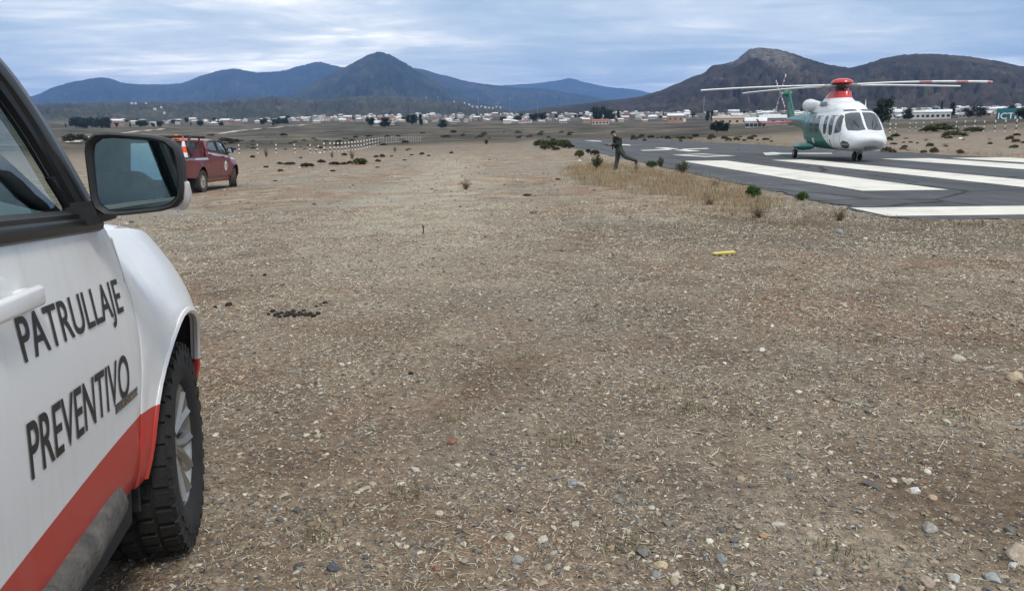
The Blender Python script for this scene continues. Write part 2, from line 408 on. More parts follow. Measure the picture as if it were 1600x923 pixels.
# ================================================================== ground
def ground_material():
    m, nd, lk, b, out = newmat('dry_gravel_soil')
    t = N(nd, 'ShaderNodeTexCoord'); O = t.outputs['Object']
    big = noise(nd, lk, O, .22, 3, .6, .4)
    med = noise(nd, lk, O, 1.3, 4, .62, .3)
    fine = noise(nd, lk, O, 18, 5, .75)
    beige, brown, red, grey, pale = (.40, .335, .26), (.19, .135, .092), (.30, .185, .12), (.265, .245, .21), (.47, .425, .335)
    soil = ramp(nd, lk, med.outputs['Fac'], [(.34, brown), (.47, (.27, .21, .15)), (.60, (.36, .295, .22)), (.74, pale)])
    redm = noise(nd, lk, O, .55, 3, .62, .5); rm = ramp(nd, lk, redm.outputs['Fac'], [(.50, 0), (.63, .8)])
    c1 = mixc(nd, lk, rm.outputs[0], soil.outputs[0], red)
    gm = ramp(nd, lk, big.outputs['Fac'], [(.45, 0), (.62, .65)])
    c2 = mixc(nd, lk, gm.outputs[0], c1.outputs[0], grey)
    # a paler, smoother vehicle track runs away through the strip, darker disturbed soil lies near the runway end
    spx = N(nd, 'ShaderNodeSeparateXYZ'); lk.new(O, spx.inputs[0])
    def mad(a, m_, c_):
        q_ = N(nd, 'ShaderNodeMath', operation='MULTIPLY_ADD'); lk.new(a, q_.inputs[0]); q_.inputs[1].default_value = m_
        if hasattr(c_, 'links'): lk.new(c_, q_.inputs[2])
        else: q_.inputs[2].default_value = c_
        return q_.outputs[0]
    def mrange(a, lo_, hi_):
        q_ = N(nd, 'ShaderNodeMapRange'); q_.interpolation_type = 'SMOOTHSTEP'; lk.new(a, q_.inputs[0]); q_.inputs[1].default_value = lo_; q_.inputs[2].default_value = hi_; return q_.outputs[0]
    def mul(a, b_):
        q_ = N(nd, 'ShaderNodeMath', operation='MULTIPLY'); lk.new(a, q_.inputs[0]); lk.new(b_, q_.inputs[1]); return q_.outputs[0]
    off_ = mad(spx.outputs['Y'], .07, mad(big.outputs['Fac'], 3.0, mad(spx.outputs['X'], 1.0, -.85)))
    ab = N(nd, 'ShaderNodeMath', operation='ABSOLUTE'); lk.new(off_, ab.inputs[0])
    trk = mul(mul(mrange(ab.outputs[0], 2.3, .5), mrange(spx.outputs['Y'], 4.0, 9.0)), mul(mad(med.outputs['Fac'], 1.5, -.22), mrange(spx.outputs['Y'], 75.0, 25.0)))
    c2 = mixc(nd, lk, trk, c2.outputs[0], (.45, .395, .305))
    ln0 = N(nd, 'ShaderNodeVectorMath', operation='LENGTH'); lk.new(O, ln0.inputs[0])
    nearm = mrange(ln0.outputs['Value'], 4.5, 14.0)       # bare earth shows between the loose stones that lie on it as far as they are built; farther off the mix is one tone
    c2 = mixc(nd, lk, nearm, mixc(nd, lk, 1.0, c2.outputs[0], (.80, .755, .72), 'MULTIPLY').outputs[0], c2.outputs[0])
    wob = mad(med.outputs['Fac'], 4.0, mad(big.outputs['Fac'], 5.0, spx.outputs['Y']))
    dmk = mul(mul(mrange(wob, 13.3, 14.6), mrange(wob, 18.4, 16.6)), mrange(spx.outputs['X'], -.5, 3.0))
    c2 = mixc(nd, lk, mad(dmk, .8, 0), c2.outputs[0], (.15, .115, .08))
    # pebbles, two sizes, each cell its own colour
    heights = []
    cur = c2.outputs[0]
    for sc, lo, hi, pres in ((26, .16, .26, .55), (62, .12, .24, .50), (130, .1, .3, .45)):
        v = N(nd, 'ShaderNodeTexVoronoi', i_Scale=sc, i_Randomness=1.0); lk.new(O, v.inputs['Vector'])
        dome = ramp(nd, lk, v.outputs['Distance'], [(lo, 1), (hi, 0)])
        sep = N(nd, 'ShaderNodeSeparateColor'); lk.new(v.outputs['Color'], sep.inputs[0])
        pr = N(nd, 'ShaderNodeMath', operation='GREATER_THAN'); lk.new(sep.outputs[0], pr.inputs[0]); pr.inputs[1].default_value = pres
        pc = ramp(nd, lk, sep.outputs[1], [(0, (.13, .125, .13)), (.22, (.26, .245, .225)), (.45, (.42, .37, .30)), (.6, (.30, .225, .17)), (.78, (.52, .47, .39)), (1, (.66, .62, .55))])
        f = N(nd, 'ShaderNodeMath', operation='MULTIPLY'); lk.new(dome.outputs[0], f.inputs[0]); lk.new(pr.outputs[0], f.inputs[1])
        cur = mixc(nd, lk, f.outputs[0], cur, pc.outputs[0]).outputs[0]
        heights.append((f.outputs[0], .9/sc))
    fr = ramp(nd, lk, fine.outputs['Fac'], [(.3, .38), (.5, 1.0), (.7, 1.7)])
    c3 = mixc(nd, lk, .85, cur, fr.outputs[0], 'MULTIPLY')
    # brown scrub and field tones far away
    ln = N(nd, 'ShaderNodeVectorMath', operation='LENGTH'); lk.new(O, ln.inputs[0])
    far = N(nd, 'ShaderNodeMapRange'); lk.new(ln.outputs['Value'], far.inputs[0]); far.inputs[1].default_value = 45; far.inputs[2].default_value = 190
    fn = noise(nd, lk, O, .035, 6, .7); fn2 = noise(nd, lk, O, .008, 3, .6)
    fcol = ramp(nd, lk, fn.outputs['Fac'], [(.38, (.035, .035, .024)), (.46, (.08, .07, .048)), (.56, (.145, .118, .085)), (.70, (.23, .19, .14))])
    fc2 = ramp(nd, lk, fn2.outputs['Fac'], [(.38, (.55, .55, .55)), (.6, (1, 1, 1))])
    fcm = mixc(nd, lk, 1.0, fcol.outputs[0], fc2.outputs[0], 'MULTIPLY')
    c4 = mixc(nd, lk, far.outputs[0], c3.outputs[0], fcm.outputs[0])
    lk.new(c4.outputs[0], b.inputs['Base Color']); b.inputs['Roughness'].default_value = .92; b.inputs['Specular IOR Level'].default_value = .15
    # relief
    acc = None
    for h, k in heights+[(fine.outputs['Fac'], .035)]:
        q = N(nd, 'ShaderNodeMath', operation='MULTIPLY_ADD'); lk.new(h, q.inputs[0]); q.inputs[1].default_value = k
        if acc is not None: lk.new(acc, q.inputs[2])
        else: q.inputs[2].default_value = 0
        acc = q.outputs[0]
    bp = nd.new('ShaderNodeBump'); bp.inputs['Strength'].default_value = 1.0; bp.inputs['Distance'].default_value = 1.0
    lk.new(acc, bp.inputs['Height']); lk.new(bp.outputs[0], b.inputs['Normal'])
    return m
GROUND = ground_material()
azs = np.radians(np.concatenate([np.arange(-50, 50, .3), np.arange(50, 310, 4.0)]))
rs = np.concatenate([[0.02], np.geomspace(.5, 15000, 330)])
A_, R_ = np.meshgrid(azs, rs); X_ = R_*np.sin(A_); Y_ = R_*np.cos(A_)
Z_ = Hn(X_, Y_)
na, nr_ = len(azs), len(rs)
ii, jj = np.meshgrid(np.arange(nr_-1), np.arange(na), indexing='ij'); j2 = (jj+1) % na
F_ = np.stack([ii*na+jj, ii*na+j2, (ii+1)*na+j2, (ii+1)*na+jj], -1).reshape(-1, 4)
g = mobj('ground', npmesh('ground', np.stack([X_, Y_, Z_], -1).reshape(-1, 3), F_[:, ::-1], smooth=True), None, [GROUND])
tag(g, 'dry gravelly soil with straw beside the runway', kind='structure')

# ------------------------------------------------------------------ runway
def asphalt_material():
    m, nd, lk, b, out = newmat('runway_asphalt')
    t = N(nd, 'ShaderNodeTexCoord'); O = t.outputs['Object']
    a = noise(nd, lk, O, .35, 6, .6, .3); f = noise(nd, lk, O, 90, 4, .7)
    mp = N(nd, 'ShaderNodeMapping'); mp.inputs['Scale'].default_value = (1.2, .05, 1); lk.new(O, mp.inputs['Vector']); s = noise(nd, lk, mp.outputs[0], 1.4, 5, .6)
    c = ramp(nd, lk, a.outputs['Fac'], [(.3, (.062, .064, .070)), (.55, (.085, .087, .093)), (.75, (.115, .113, .112))])
    sr = ramp(nd, lk, s.outputs['Fac'], [(.35, .72), (.65, 1.2)]); c = mixc(nd, lk, .8, c.outputs[0], sr.outputs[0], 'MULTIPLY')
    fr = ramp(nd, lk, f.outputs['Fac'], [(.3, .6), (.7, 1.5)]); c = mixc(nd, lk, .6, c.outputs[0], fr.outputs[0], 'MULTIPLY')
    v = N(nd, 'ShaderNodeTexVoronoi', i_Scale=.22, feature='DISTANCE_TO_EDGE'); 
    wv = noise(nd, lk, O, .9, 5); wm = mixc(nd, lk, .25, O, wv.outputs['Color']); lk.new(wm.outputs[0], v.inputs['Vector'])
    cr = ramp(nd, lk, v.outputs['Distance'], [(.004, .35), (.012, 1)]); c = mixc(nd, lk, 1.0, c.outputs[0], cr.outputs[0], 'MULTIPLY')
    lk.new(c.outputs[0], b.inputs['Base Color']); b.inputs['Roughness'].default_value = .85; b.inputs['Specular IOR Level'].default_value = .25
    bp = nd.new('ShaderNodeBump'); bp.inputs['Strength'].default_value = .5; bp.inputs['Distance'].default_value = .01
    lk.new(f.outputs['Fac'], bp.inputs['Height']); lk.new(bp.outputs[0], b.inputs['Normal'])
    return m
ASPH = asphalt_material()
def rwp(a, b_, z=RW_Z): return (float(a*RX[0]+b_*RY[0]), float(a*RX[1]+b_*RY[1]), z)
na_, nb_ = 24, 420
bs = np.concatenate([np.linspace(RW_N, 60, 300), np.linspace(60.5, RW_F-38, 100)])
V, F = [], []
for i, bb in enumerate(bs):
    wl_ = .16*math.sin(bb*2.1)+.13*math.sin(bb*5.3+1)+.08*math.sin(bb*13.7+2)
    for j in range(na_+1):
        s_ = j/na_; aa = RW_L+wl_*(1-s_)**8+(RW_R-RW_L)*s_+.3*math.sin(bb*.7)*s_**8
        b2 = bb+(.12*math.sin(aa*3.1)+.1*math.sin(aa*7.7))*(1 if i == 0 else 0)
        V.append(rwp(aa, b2))
for i in range(len(bs)-1):
    for j in range(na_):
        q = i*(na_+1)+j; F.append((q, q+1, q+na_+2, q+na_+1))
runway = mobj('runway', npmesh('runway', V, F, smooth=True), None, [ASPH])
tag(runway, 'dark asphalt runway with white painted markings', kind='structure')
def paint_white():
    m, nd, lk, b, out = newmat('runway_paint')
    t = N(nd, 'ShaderNodeTexCoord'); O = t.outputs['Object']
    n1 = noise(nd, lk, O, 1.1, 6, .65); n2 = noise(nd, lk, O, 45, 4, .7)
    c = ramp(nd, lk, n1.outputs['Fac'], [(.3, (.54, .51, .45)), (.6, (.70, .67, .59))])
    w = N(nd, 'ShaderNodeMath', operation='MULTIPLY'); lk.new(n1.outputs['Fac'], w.inputs[0]); lk.new(n2.outputs['Fac'], w.inputs[1])
    wr = ramp(nd, lk, w.outputs[0], [(.12, 1), (.17, 0)])
    c2 = mixc(nd, lk, wr.outputs[0], c.outputs[0], (.16, .155, .15)); lk.new(c2.outputs[0], b.inputs['Base Color'])
    b.inputs['Roughness'].default_value = .8; return m
RPAINT = paint_white()
def marking(name, corners, label=None, z=.005):
    """corners in runway coordinates (across, along)"""
    n = len(corners); V = [rwp(a, b_, RW_Z+z) for a, b_ in corners]
    me = bpy.data.meshes.new(name); me.from_pydata(V, [], [tuple(range(n))]); me.update()
    o = mobj(name, me, runway, [RPAINT])
    if label: o['label'] = label
    return o
def mk(name, px, label=None): return marking(name, [ru(*p) for p in px], label)
# threshold bar and the stripes along the runway
b0, b1 = ru(1382, 338)[1], ru(1324, 325)[1]
marking('threshold_bar', [(ru(1382, 338)[0]+.08, b0), (RW_R-.8, b0-.15), (RW_R-.8, b1-.15), (ru(1324, 325)[0]+.06, b1)], 'white bar across the near end of the runway')
e0, e1 = ru(1420, 297.5)[1], ru(1090, 251.5)[1]
for (pl, pr) in (((1358, 300), (1480, 296.5)), ((1599, 292.4), (1599, 281)), ((1599, 264.7), (1599, 256.8)), ((1599, 254), (1599, 247.6))):
    a0, a1 = ru(*pl)[0], ru(*pr)[0]
    marking('threshold_stripe', [(a0, e0), (a1, e0), (a1, e1), (a0, e1)])
# runway number and dashes farther on
mk('runway_digit', [(1050, 242), (1100, 245.5), (1150, 243.2), (1096, 240.3), (1092, 241.6), (1122, 243.2), (1100, 244.0), (1072, 242.3), (1094, 241.0), (1090, 240.3)][:10] if False else [(1050, 242.4), (1103, 245.4), (1150, 243.6), (1135, 242.8), (1104, 244.2), (1070, 242.4)])
mk('runway_digit', [(1050, 242.3), (1070, 242.2), (1094, 241.3), (1135, 242.7), (1150, 243.4), (1096, 240.2)])
mk('runway_digit', [(1000, 234.8), (1005, 235.8), (1109, 232.6), (1104, 231.6)])
mk('runway_digit', [(1022, 231.2), (1040, 230.6), (1095, 236.2), (1075, 236.8)])
mk('runway_digit', [(1192, 239.0), (1196, 242.6), (1214, 242.4), (1222, 240.8), (1300, 240.4), (1300, 239.3), (1220, 239.3), (1209, 238.0)])
mk('centre_dash', [(912, 219.6), (928, 220.8), (941, 221.6), (938, 220.4), (925, 219.6)])
mk('centre_dash', [(966, 225.2), (970, 226.8), (986, 227.6), (983, 226.0)])

# ------------------------------------------------------------------ hills
from mathutils import noise as mnoise
def hill_material(name, stops, scale, rocky=None, scale2=None):
    m, nd, lk, b, out = newmat(name)
    t = N(nd, 'ShaderNodeTexCoord'); O = t.outputs['Object']
    n1 = noise(nd, lk, O, scale, 9, .68, .2); n2 = noise(nd, lk, O, scale2 or scale*9, 6, .7)
    c = ramp(nd, lk, n1.outputs['Fac'], stops)
    r2 = ramp(nd, lk, n2.outputs['Fac'], [(.35, .6), (.65, 1.3)])
    cur = mixc(nd, lk, .8, c.outputs[0], r2.outputs[0], 'MULTIPLY').outputs[0]
    if rocky:
        gq = N(nd, 'ShaderNodeNewGeometry'); sp = N(nd, 'ShaderNodeSeparateXYZ'); lk.new(gq.outputs['Normal'], sp.inputs[0])
        mr = N(nd, 'ShaderNodeMapRange'); lk.new(sp.outputs['Z'], mr.inputs[0]); mr.inputs[1].default_value = rocky[1]; mr.inputs[2].default_value = rocky[1]-.2
        nn = N(nd, 'ShaderNodeMath', operation='MULTIPLY'); lk.new(mr.outputs[0], nn.inputs[0]); nn.inputs[1].default_value = .9
        cur = mixc(nd, lk, nn.outputs[0], cur, rocky[0]).outputs[0]
        pk = N(nd, 'ShaderNodeVectorMath', operation='DISTANCE'); sc_ = N(nd, 'ShaderNodeVectorMath', operation='MULTIPLY'); sc_.inputs[1].default_value = (1, .22, 1.6); lk.new(O, sc_.inputs[0]); lk.new(sc_.outputs[0], pk.inputs[0]); c_ = rocky[2]; pk.inputs[1].default_value = (c_[0], c_[1]*.22, c_[2]*1.6)
        rn = noise(nd, lk, O, .03, 5, .7); ra = N(nd, 'ShaderNodeMath', operation='MULTIPLY_ADD'); lk.new(rn.outputs['Fac'], ra.inputs[0]); ra.inputs[1].default_value = 110; lk.new(pk.outputs['Value'], ra.inputs[2])
        rq = N(nd, 'ShaderNodeMapRange'); lk.new(ra.outputs[0], rq.inputs[0]); rq.inputs[1].default_value = 150; rq.inputs[2].default_value = 120
        rv = noise(nd, lk, O, .06, 6, .75); rcx = ramp(nd, lk, rv.outputs['Fac'], [(.4, (.035, .032, .03)), (.52, (.13, .115, .10)), (.66, (.20, .175, .15))])
        cur = mixc(nd, lk, rq.outputs[0], cur, rcx.outputs[0]).outputs[0]
    lk.new(cur, b.inputs['Base Color']); b.inputs['Roughness'].default_value = .95; b.inputs['Specular IOR Level'].default_value = .05
    bp = nd.new('ShaderNodeBump'); bp.inputs['Strength'].default_value = .45; bp.inputs['Distance'].default_value = .25/scale2 if scale2 else .03/scale
    lk.new(n2.outputs['Fac'], bp.inputs['Height']); lk.new(bp.outputs[0], b.inputs['Normal'])
    return m
def hill(name, label, pts, dist, base, material, zb=20, power=1.35, amp=.10, gul=6.0, back=1.5, seed=0, cols=None, rows=34, dd=0):
    azp = [azel(*p) for p in pts]; A = np.array([a for a, e in azp]); E = np.array([e for a, e in azp])
    n = cols or int((A[-1]-A[0])/rad(.11)); az = np.linspace(A[0], A[-1], n)
    # smooth skyline
    i = np.clip(np.searchsorted(A, az)-1, 0, len(A)-2); t = (az-A[i])/(A[i+1]-A[i])
    mfull = np.gradient(E, A); dA = A[i+1]-A[i]
    h00 = 2*t**3-3*t**2+1; h10 = t**3-2*t**2+t; h01 = -2*t**3+3*t**2; h11 = t**3-t**2
    el = h00*E[i]+h10*dA*mfull[i]*.7+h01*E[i+1]+h11*dA*mfull[i+1]*.7
    V = []; ts = np.concatenate([np.linspace(0, 1, rows), 1+np.linspace(.06, back-1, 9)])
    for k in range(n):
        D = dist*(1+dd*math.sin(k/n*9+seed)); zr = CAMH+D*math.tan(el[k]); hh = max(zr-zb, 0)
        zr += hh*.012*mnoise.fractal((az[k]*260, seed, 0), .9, 2.1, 4)
        for tt in ts:
            d = base+(D-base)*tt if tt <= 1 else D+(D-base)*(tt-1)
            s = tt**power if tt <= 1 else 1-((tt-1)/(back-1))**1.3
            p = Vector((az[k]*gul*4, tt*gul*.45+seed*3.1, seed))
            env = math.sin(math.pi*min(tt, 1)) if tt <= 1 else 0
            nz = 1-2.3*abs(mnoise.fractal(p, .75, 2.0, 7)); nz2 = mnoise.fractal(p*3.1, .9, 2.1, 5)
            z = zb+(zr-zb)*s+hh*amp*env*(nz*.9-.35+nz2*.45)
            if tt == 0: z = zb-25
            V.append((math.sin(az[k])*d, math.cos(az[k])*d, z))
    m = len(ts); F = [(k*m+r, (k+1)*m+r, (k+1)*m+r+1, k*m+r+1) for k in range(n-1) for r in range(m-1)]
    o = mobj(name, npmesh(name, V, np.array(F)[:, ::-1], smooth=True), None, [material])
    return tag(o, label, kind='structure')
HFAR = hill_material('far_scrub_hills', [(.35, (.016, .02, .014)), (.5, (.03, .033, .02)), (.65, (.065, .06, .042))], .0016, scale2=.012)
HCONE = hill_material('green_scrub_hill', [(.35, (.016, .021, .012)), (.5, (.03, .035, .02)), (.66, (.07, .068, .038))], .004, scale2=.03)
HPLAT = hill_material('plateau_scrub', [(.34, (.034, .037, .024)), (.5, (.062, .062, .042)), (.62, (.095, .088, .06)), (.72, (.15, .13, .092))], .007, scale2=.05)
HDARK = hill_material('dark_scrub_hill', [(.34, (.026, .023, .018)), (.5, (.048, .04, .031)), (.62, (.075, .06, .046)), (.72, (.12, .096, .075))], .008, rocky=((.13, .11, .095), .52, tuple(Vector(ray(1192, 93)).normalized()*2330)), scale2=.07)
hill('mountain_range', 'long blue mountain range behind the plain on the left', [(-260, 175), (-120, 150), (0, 158), (55, 149), (85, 136), (120, 127), (165, 121.5), (195, 130), (240, 132), (280, 130.5), (320, 117), (345, 110), (365, 107.5), (400, 113), (440, 111), (470, 103), (497, 97), (525, 103), (560, 112), (640, 130), (720, 150), (800, 175)], 9000, 6000, HFAR, zb=25, seed=1, amp=.17, gul=10)
hill('mountain_range', 'blue ridge running right from behind the conical hill', [(560, 140), (620, 112), (650, 107), (690, 117), (740, 129), (780, 134), (810, 137), (850, 139), (900, 147), (960, 157), (1040, 172), (1100, 185)], 8000, 5600, HFAR, zb=25, seed=2, amp=.16, gul=10)
hill('mountain_range', 'farthest blue mountains low on the skyline in the middle', [(700, 150), (780, 134), (830, 131), (870, 126), (890, 122.5), (915, 129), (950, 136), (990, 140), (1020, 146), (1080, 158), (1180, 175)], 12500, 9500, HFAR, zb=25, seed=3, amp=.08)
hill('conical_hill', 'steep green conical hill in the middle of the range', [(380, 180), (430, 160), (470, 142), (510, 120), (535, 107), (560, 94), (575, 86), (592, 81.5), (608, 85), (630, 97), (655, 112), (680, 128), (710, 146), (745, 158), (800, 172), (850, 188)], 5600, 3300, HCONE, zb=30, seed=4, amp=.17, power=1.6, gul=12, rows=46)
hill('plateau', 'low grey-brown plateau behind the town', [(-300, 175), (-100, 168), (60, 163), (130, 161.5), (200, 160), (300, 160), (350, 157), (400, 153), (425, 151.5), (460, 154), (500, 156), (540, 152), (580, 150), (640, 152), (700, 158), (760, 166), (820, 174), (880, 181), (950, 190)], 3700, 1750, HPLAT, zb=24, seed=5, amp=.22, power=.95, gul=14)
hill('rocky_hill', 'dark brown hill with a rocky top on the right', [(700, 191), (760, 184), (820, 174), (870, 166), (905, 163), (950, 157), (1000, 151), (1030, 142), (1060, 130), (1085, 119), (1103, 112), (1108, 106), (1130, 100), (1150, 94), (1162, 84), (1172, 77), (1185, 75), (1215, 77.5), (1240, 84), (1262, 92), (1300, 102), (1330, 105.5), (1352, 100), (1385, 90), (1420, 85), (1455, 84.5), (1500, 87), (1550, 94), (1600, 104), (1680, 112), (1800, 130), (1950, 165)], 2400, 1350, HDARK, zb=18, seed=6, amp=.13, power=1.25, gul=11, rows=60)

# ------------------------------------------------------------------ haze
hz = MB().box((0, 0, 410), (31000, 31000, 900))
hm = bpy.data.materials.new('haze_air'); hm.use_nodes = True; hm.node_tree.nodes.clear()
ho = hm.node_tree.nodes.new('ShaderNodeOutputMaterial'); pv = hm.node_tree.nodes.new('ShaderNodeVolumePrincipled')
pv.inputs['Color'].default_value = (.25, .47, .95, 1); pv.inputs['Density'].default_value = 7.5e-5; pv.inputs['Anisotropy'].default_value = 0.0
hm.node_tree.links.new(pv.outputs[0], ho.inputs['Volume'])
hazeo = hz.build('haze', hm, None, smooth=0); tag(hazeo, 'thin blue haze over the valley', kind='stuff')

# ================================================================== pickups
def lerp_t(x, tab):
    return float(np.interp(x, [a for a, _ in tab], [b for _, b in tab]))
PROF = [(.28, .80), (.36, .85), (.44, .878), (.52, .893), (.60, .898), (.68, .902), (.78, .911), (.90, .917), (1.0, .917), (1.06, .912), (1.12, .906), (1.18, .899), (1.25, .888), (1.40, .85)]
WB = 3.095
AR, TR, WZ = .485, .372, .368       # arch radius, tyre radius, axle height
def belt(u): return 1.235+(-.6-u)*.07
def half(u, z):
    if z > belt(u) and u < -.45: return .893-(z-belt(u))*.31
    w = lerp_t(z, PROF)
    if u > .05: w -= .22*((u-.05)/.86)**2.0
    if u > -.5:
        k_ = min(1, (u+.5)/.3); k_ = k_*k_*(3-2*k_); w -= k_*.13*max(0, (z-(hood_z(u)-.37))/.34)**1.45
    if u < -3.7: w -= .05*((-3.7-u)/.7)**2
    for u0, k in ((0, .042), (-WB, .038)):
        r = math.hypot((u-u0)/.885, z-WZ)
        if z > .3:
            q = max(0, min(1, (z-.34)/.25))*max(0, min(1, (1.16-z)/.36)); q = q*q*(3-2*q); w += k*.8*math.exp(-((u-u0)/.46)**2)*q
            q = max(0, min(1, (.54-r)/.05)); w += .010*q*q*(3-2*q)
    return w
def arc(u0, a0, a1, n=14, r=AR): return [(u0+.885*r*math.cos(rad(a0+(a1-a0)*i/n)), WZ+r*math.sin(rad(a0+(a1-a0)*i/n))) for i in range(n+1)]
def smoothline(P, n=6):
    out = []
    for i in range(len(P)-1):
        p0, p1, p2, p3 = P[max(i-1, 0)], P[i], P[i+1], P[min(i+2, len(P)-1)]
        for k in range(n):
            t = k/n
            out.append(tuple(.5*(2*b+(c-a)*t+(2*a-5*b+4*c-d)*t*t+(3*b-a-3*c+d)*t**3) for a, b, c, d in zip(p0, p1, p2, p3)))
    return out+[tuple(P[-1])]
def hood_z(u): return lerp_t(u, [(-.52, 1.218), (-.3, 1.214), (0, 1.195), (.3, 1.145), (.55, 1.07), (.72, .99), (.80, .90)])
def roof_z(u): return lerp_t(u, [(-2.62, 1.66), (-2.45, 1.735), (-2.1, 1.77), (-1.7, 1.785), (-1.35, 1.765), (-1.15, 1.73), (-1.02, 1.685)])
DOORF = smoothline([(-.505, .46), (-.48, .62), (-.45, .80), (-.445, .97), (-.47, 1.12), (-.515, 1.225)], 4)

BLACKP = mat('black_plastic', (.018, .019, .021), .55, var=.25, scale=30, bump=.05, bscale=300)
TRIMBLK = mat('satin_black_trim', (.012, .013, .015), .35, var=.2, scale=12)
GREYTRIM = mat('grey_pillar_trim', (.04, .043, .048), .38, var=.1, scale=6)
RUBBER = mat('tyre_rubber', (.014, .0135, .013), .82, var=.35, scale=9, bump=.25, bscale=70)
DUSTYRUB = mat('dusty_rubber', (.030, .028, .026), .9, col2=(.085, .07, .055), scale=7, bump=.4, bscale=60)
ALLOY = mat('wheel_alloy', (.34, .325, .30), .36, .75, var=.15, scale=8)
STEELW = mat('steel_wheel', (.42, .40, .37), .5, .5, var=.15, scale=8)
CHROME = mat('chrome', (.7, .7, .7), .12, 1.0, var=.05)
MIRROR = mat('mirror_glass', (.56, .68, .66), .02, 1.0, var=.03, scale=2)
CARGLASS = glass('car_glass', (.60, .72, .70))
DARKIN = mat('dark_interior', (.02, .021, .022), .75, var=.2)
SEATM = mat('grey_seat_fabric', (.055, .055, .06), .9, var=.2, scale=20)
DASHM = mat('dash_plastic', (.20, .205, .20), .6, var=.1, scale=5)
LAMPCLR = mat('clear_lamp', (.72, .73, .74), .12, .3, var=.08, scale=20)
LAMPRED = mat('red_lamp', (.45, .02, .02), .15, var=.15, scale=20)
AMBER = mat('amber_lamp', (.9, .32, .04), .25, var=.1, scale=20)
STEPM = mat('worn_grey_step', (.045, .044, .043), .8, col2=(.15, .135, .115), scale=14, bump=.5, bscale=90, detail=8)
UNDER = mat('underbody', (.02, .019, .018), .9, var=.3)

def wheel(parent, u, side, steer=0, spokes='alloy', rubm=None):
    """wheel empty with tyre and rim; local Y is the axle, outer face towards side"""
    w = empty('wheel', (u, side*.785, WZ), steer); w.parent = parent
    mb = MB(); W = .262; h = W/2
    prof = [(.215, -h*.78), (.235, -h*.92), (.285, -h), (.335, -h*.98), (.356, -h*.9), (TR-.011, -h*.72), (TR-.011, h*.72), (.356, h*.9), (.335, h*.98), (.285, h), (.235, h*.92), (.215, h*.78)]
    mb.lathe(prof, axis='Y', n=64)
    nb = 34
    for k in range(nb):
        for lane, (yc, wy, off) in enumerate(((-.092, .045, 0), (-.034, .046, .5), (.034, .046, 0), (.092, .045, .5))):
            a = 6.28318*(k+off)/nb; R = Matrix.Rotation(a, 3, 'Y') @ Matrix.Rotation((.35 if lane % 2 else -.35), 3, 'X')
            r = TR-.008 if abs(yc) < .05 else TR-.012
            mb.box((r*math.sin(a), yc, r*math.cos(a)), (.046, wy, .018), Matrix.Rotation(a, 3, 'Y'))
        for sd_ in (-1, 1):      # shoulder lugs and the raised lettering band on the sidewall
            a = 6.28318*(k+.25)/nb
            mb.box(((TR-.024)*math.sin(a), sd_*h*.93, (TR-.024)*math.cos(a)), (.034, .014, .03), Matrix.Rotation(a, 3, 'Y'))
    for k in range(15):
        if k in (5, 6, 7, 13, 14): continue
        a = rad(20+k*13.5+(60 if k > 7 else 0)); mb.box((.305*math.sin(a), side*(h+.0012), .305*math.cos(a)), (.030, .004, .026), Matrix.Rotation(a, 3, 'Y'))
    mb.build('tyre', rubm or RUBBER, w, smooth=35)
    rb = MB(); s = side
    rb.lathe([(.20, -.10*s), (.216, -.10*s), (.222, -.095*s), (.205, 0), (.212, .088*s), (.224, .100*s), (.216, .104*s), (.204, .094*s), (.196, .06*s), (.196, -.1*s)], axis='Y', n=48)
    def yy(r): return s*(.072 if r < .08 else .072+(.018*(r-.08)/.12))
    n = 6
    for k in range(n):
        for sg in (-1, 1):
            a0, a1 = 6.28318*k/n+sg*.10, 6.28318*k/n+sg*.27
            p0 = Vector((.055*math.sin(a0), yy(.05)-s*.012, .055*math.cos(a0))); p1 = Vector((.125*math.sin((a0+a1)/2-sg*.02), yy(.12), .125*math.cos((a0+a1)/2-sg*.02))); p2 = Vector((.206*math.sin(a1), yy(.2), .206*math.cos(a1)))
            rb.tube([p0, p1, p2], [.024, .021, .024], n=6)
    rb.lathe([(.0, .082*s), (.03, .082*s), (.034, .076*s), (.062, .072*s), (.07, .05*s), (.0, .05*s)], axis='Y', n=24)
    for k in range(6):
        a = 6.28318*(k+.5)/6; rb.lathe([(0, .082*s), (.009, .08*s), (.011, .06*s)], c=(.05*math.sin(a), 0, .05*math.cos(a)), axis='Y', n=8)
    rb.build('rim', ALLOY if spokes == 'alloy' else STEELW, w, smooth=40)
    db = MB().lathe([(0, .02*s), (.15, .02*s), (.19, .0), (.196, -.02*s), (0, -.03*s)], axis='Y', n=32)
    db.build('brake_disc', UNDER, w)
    return w

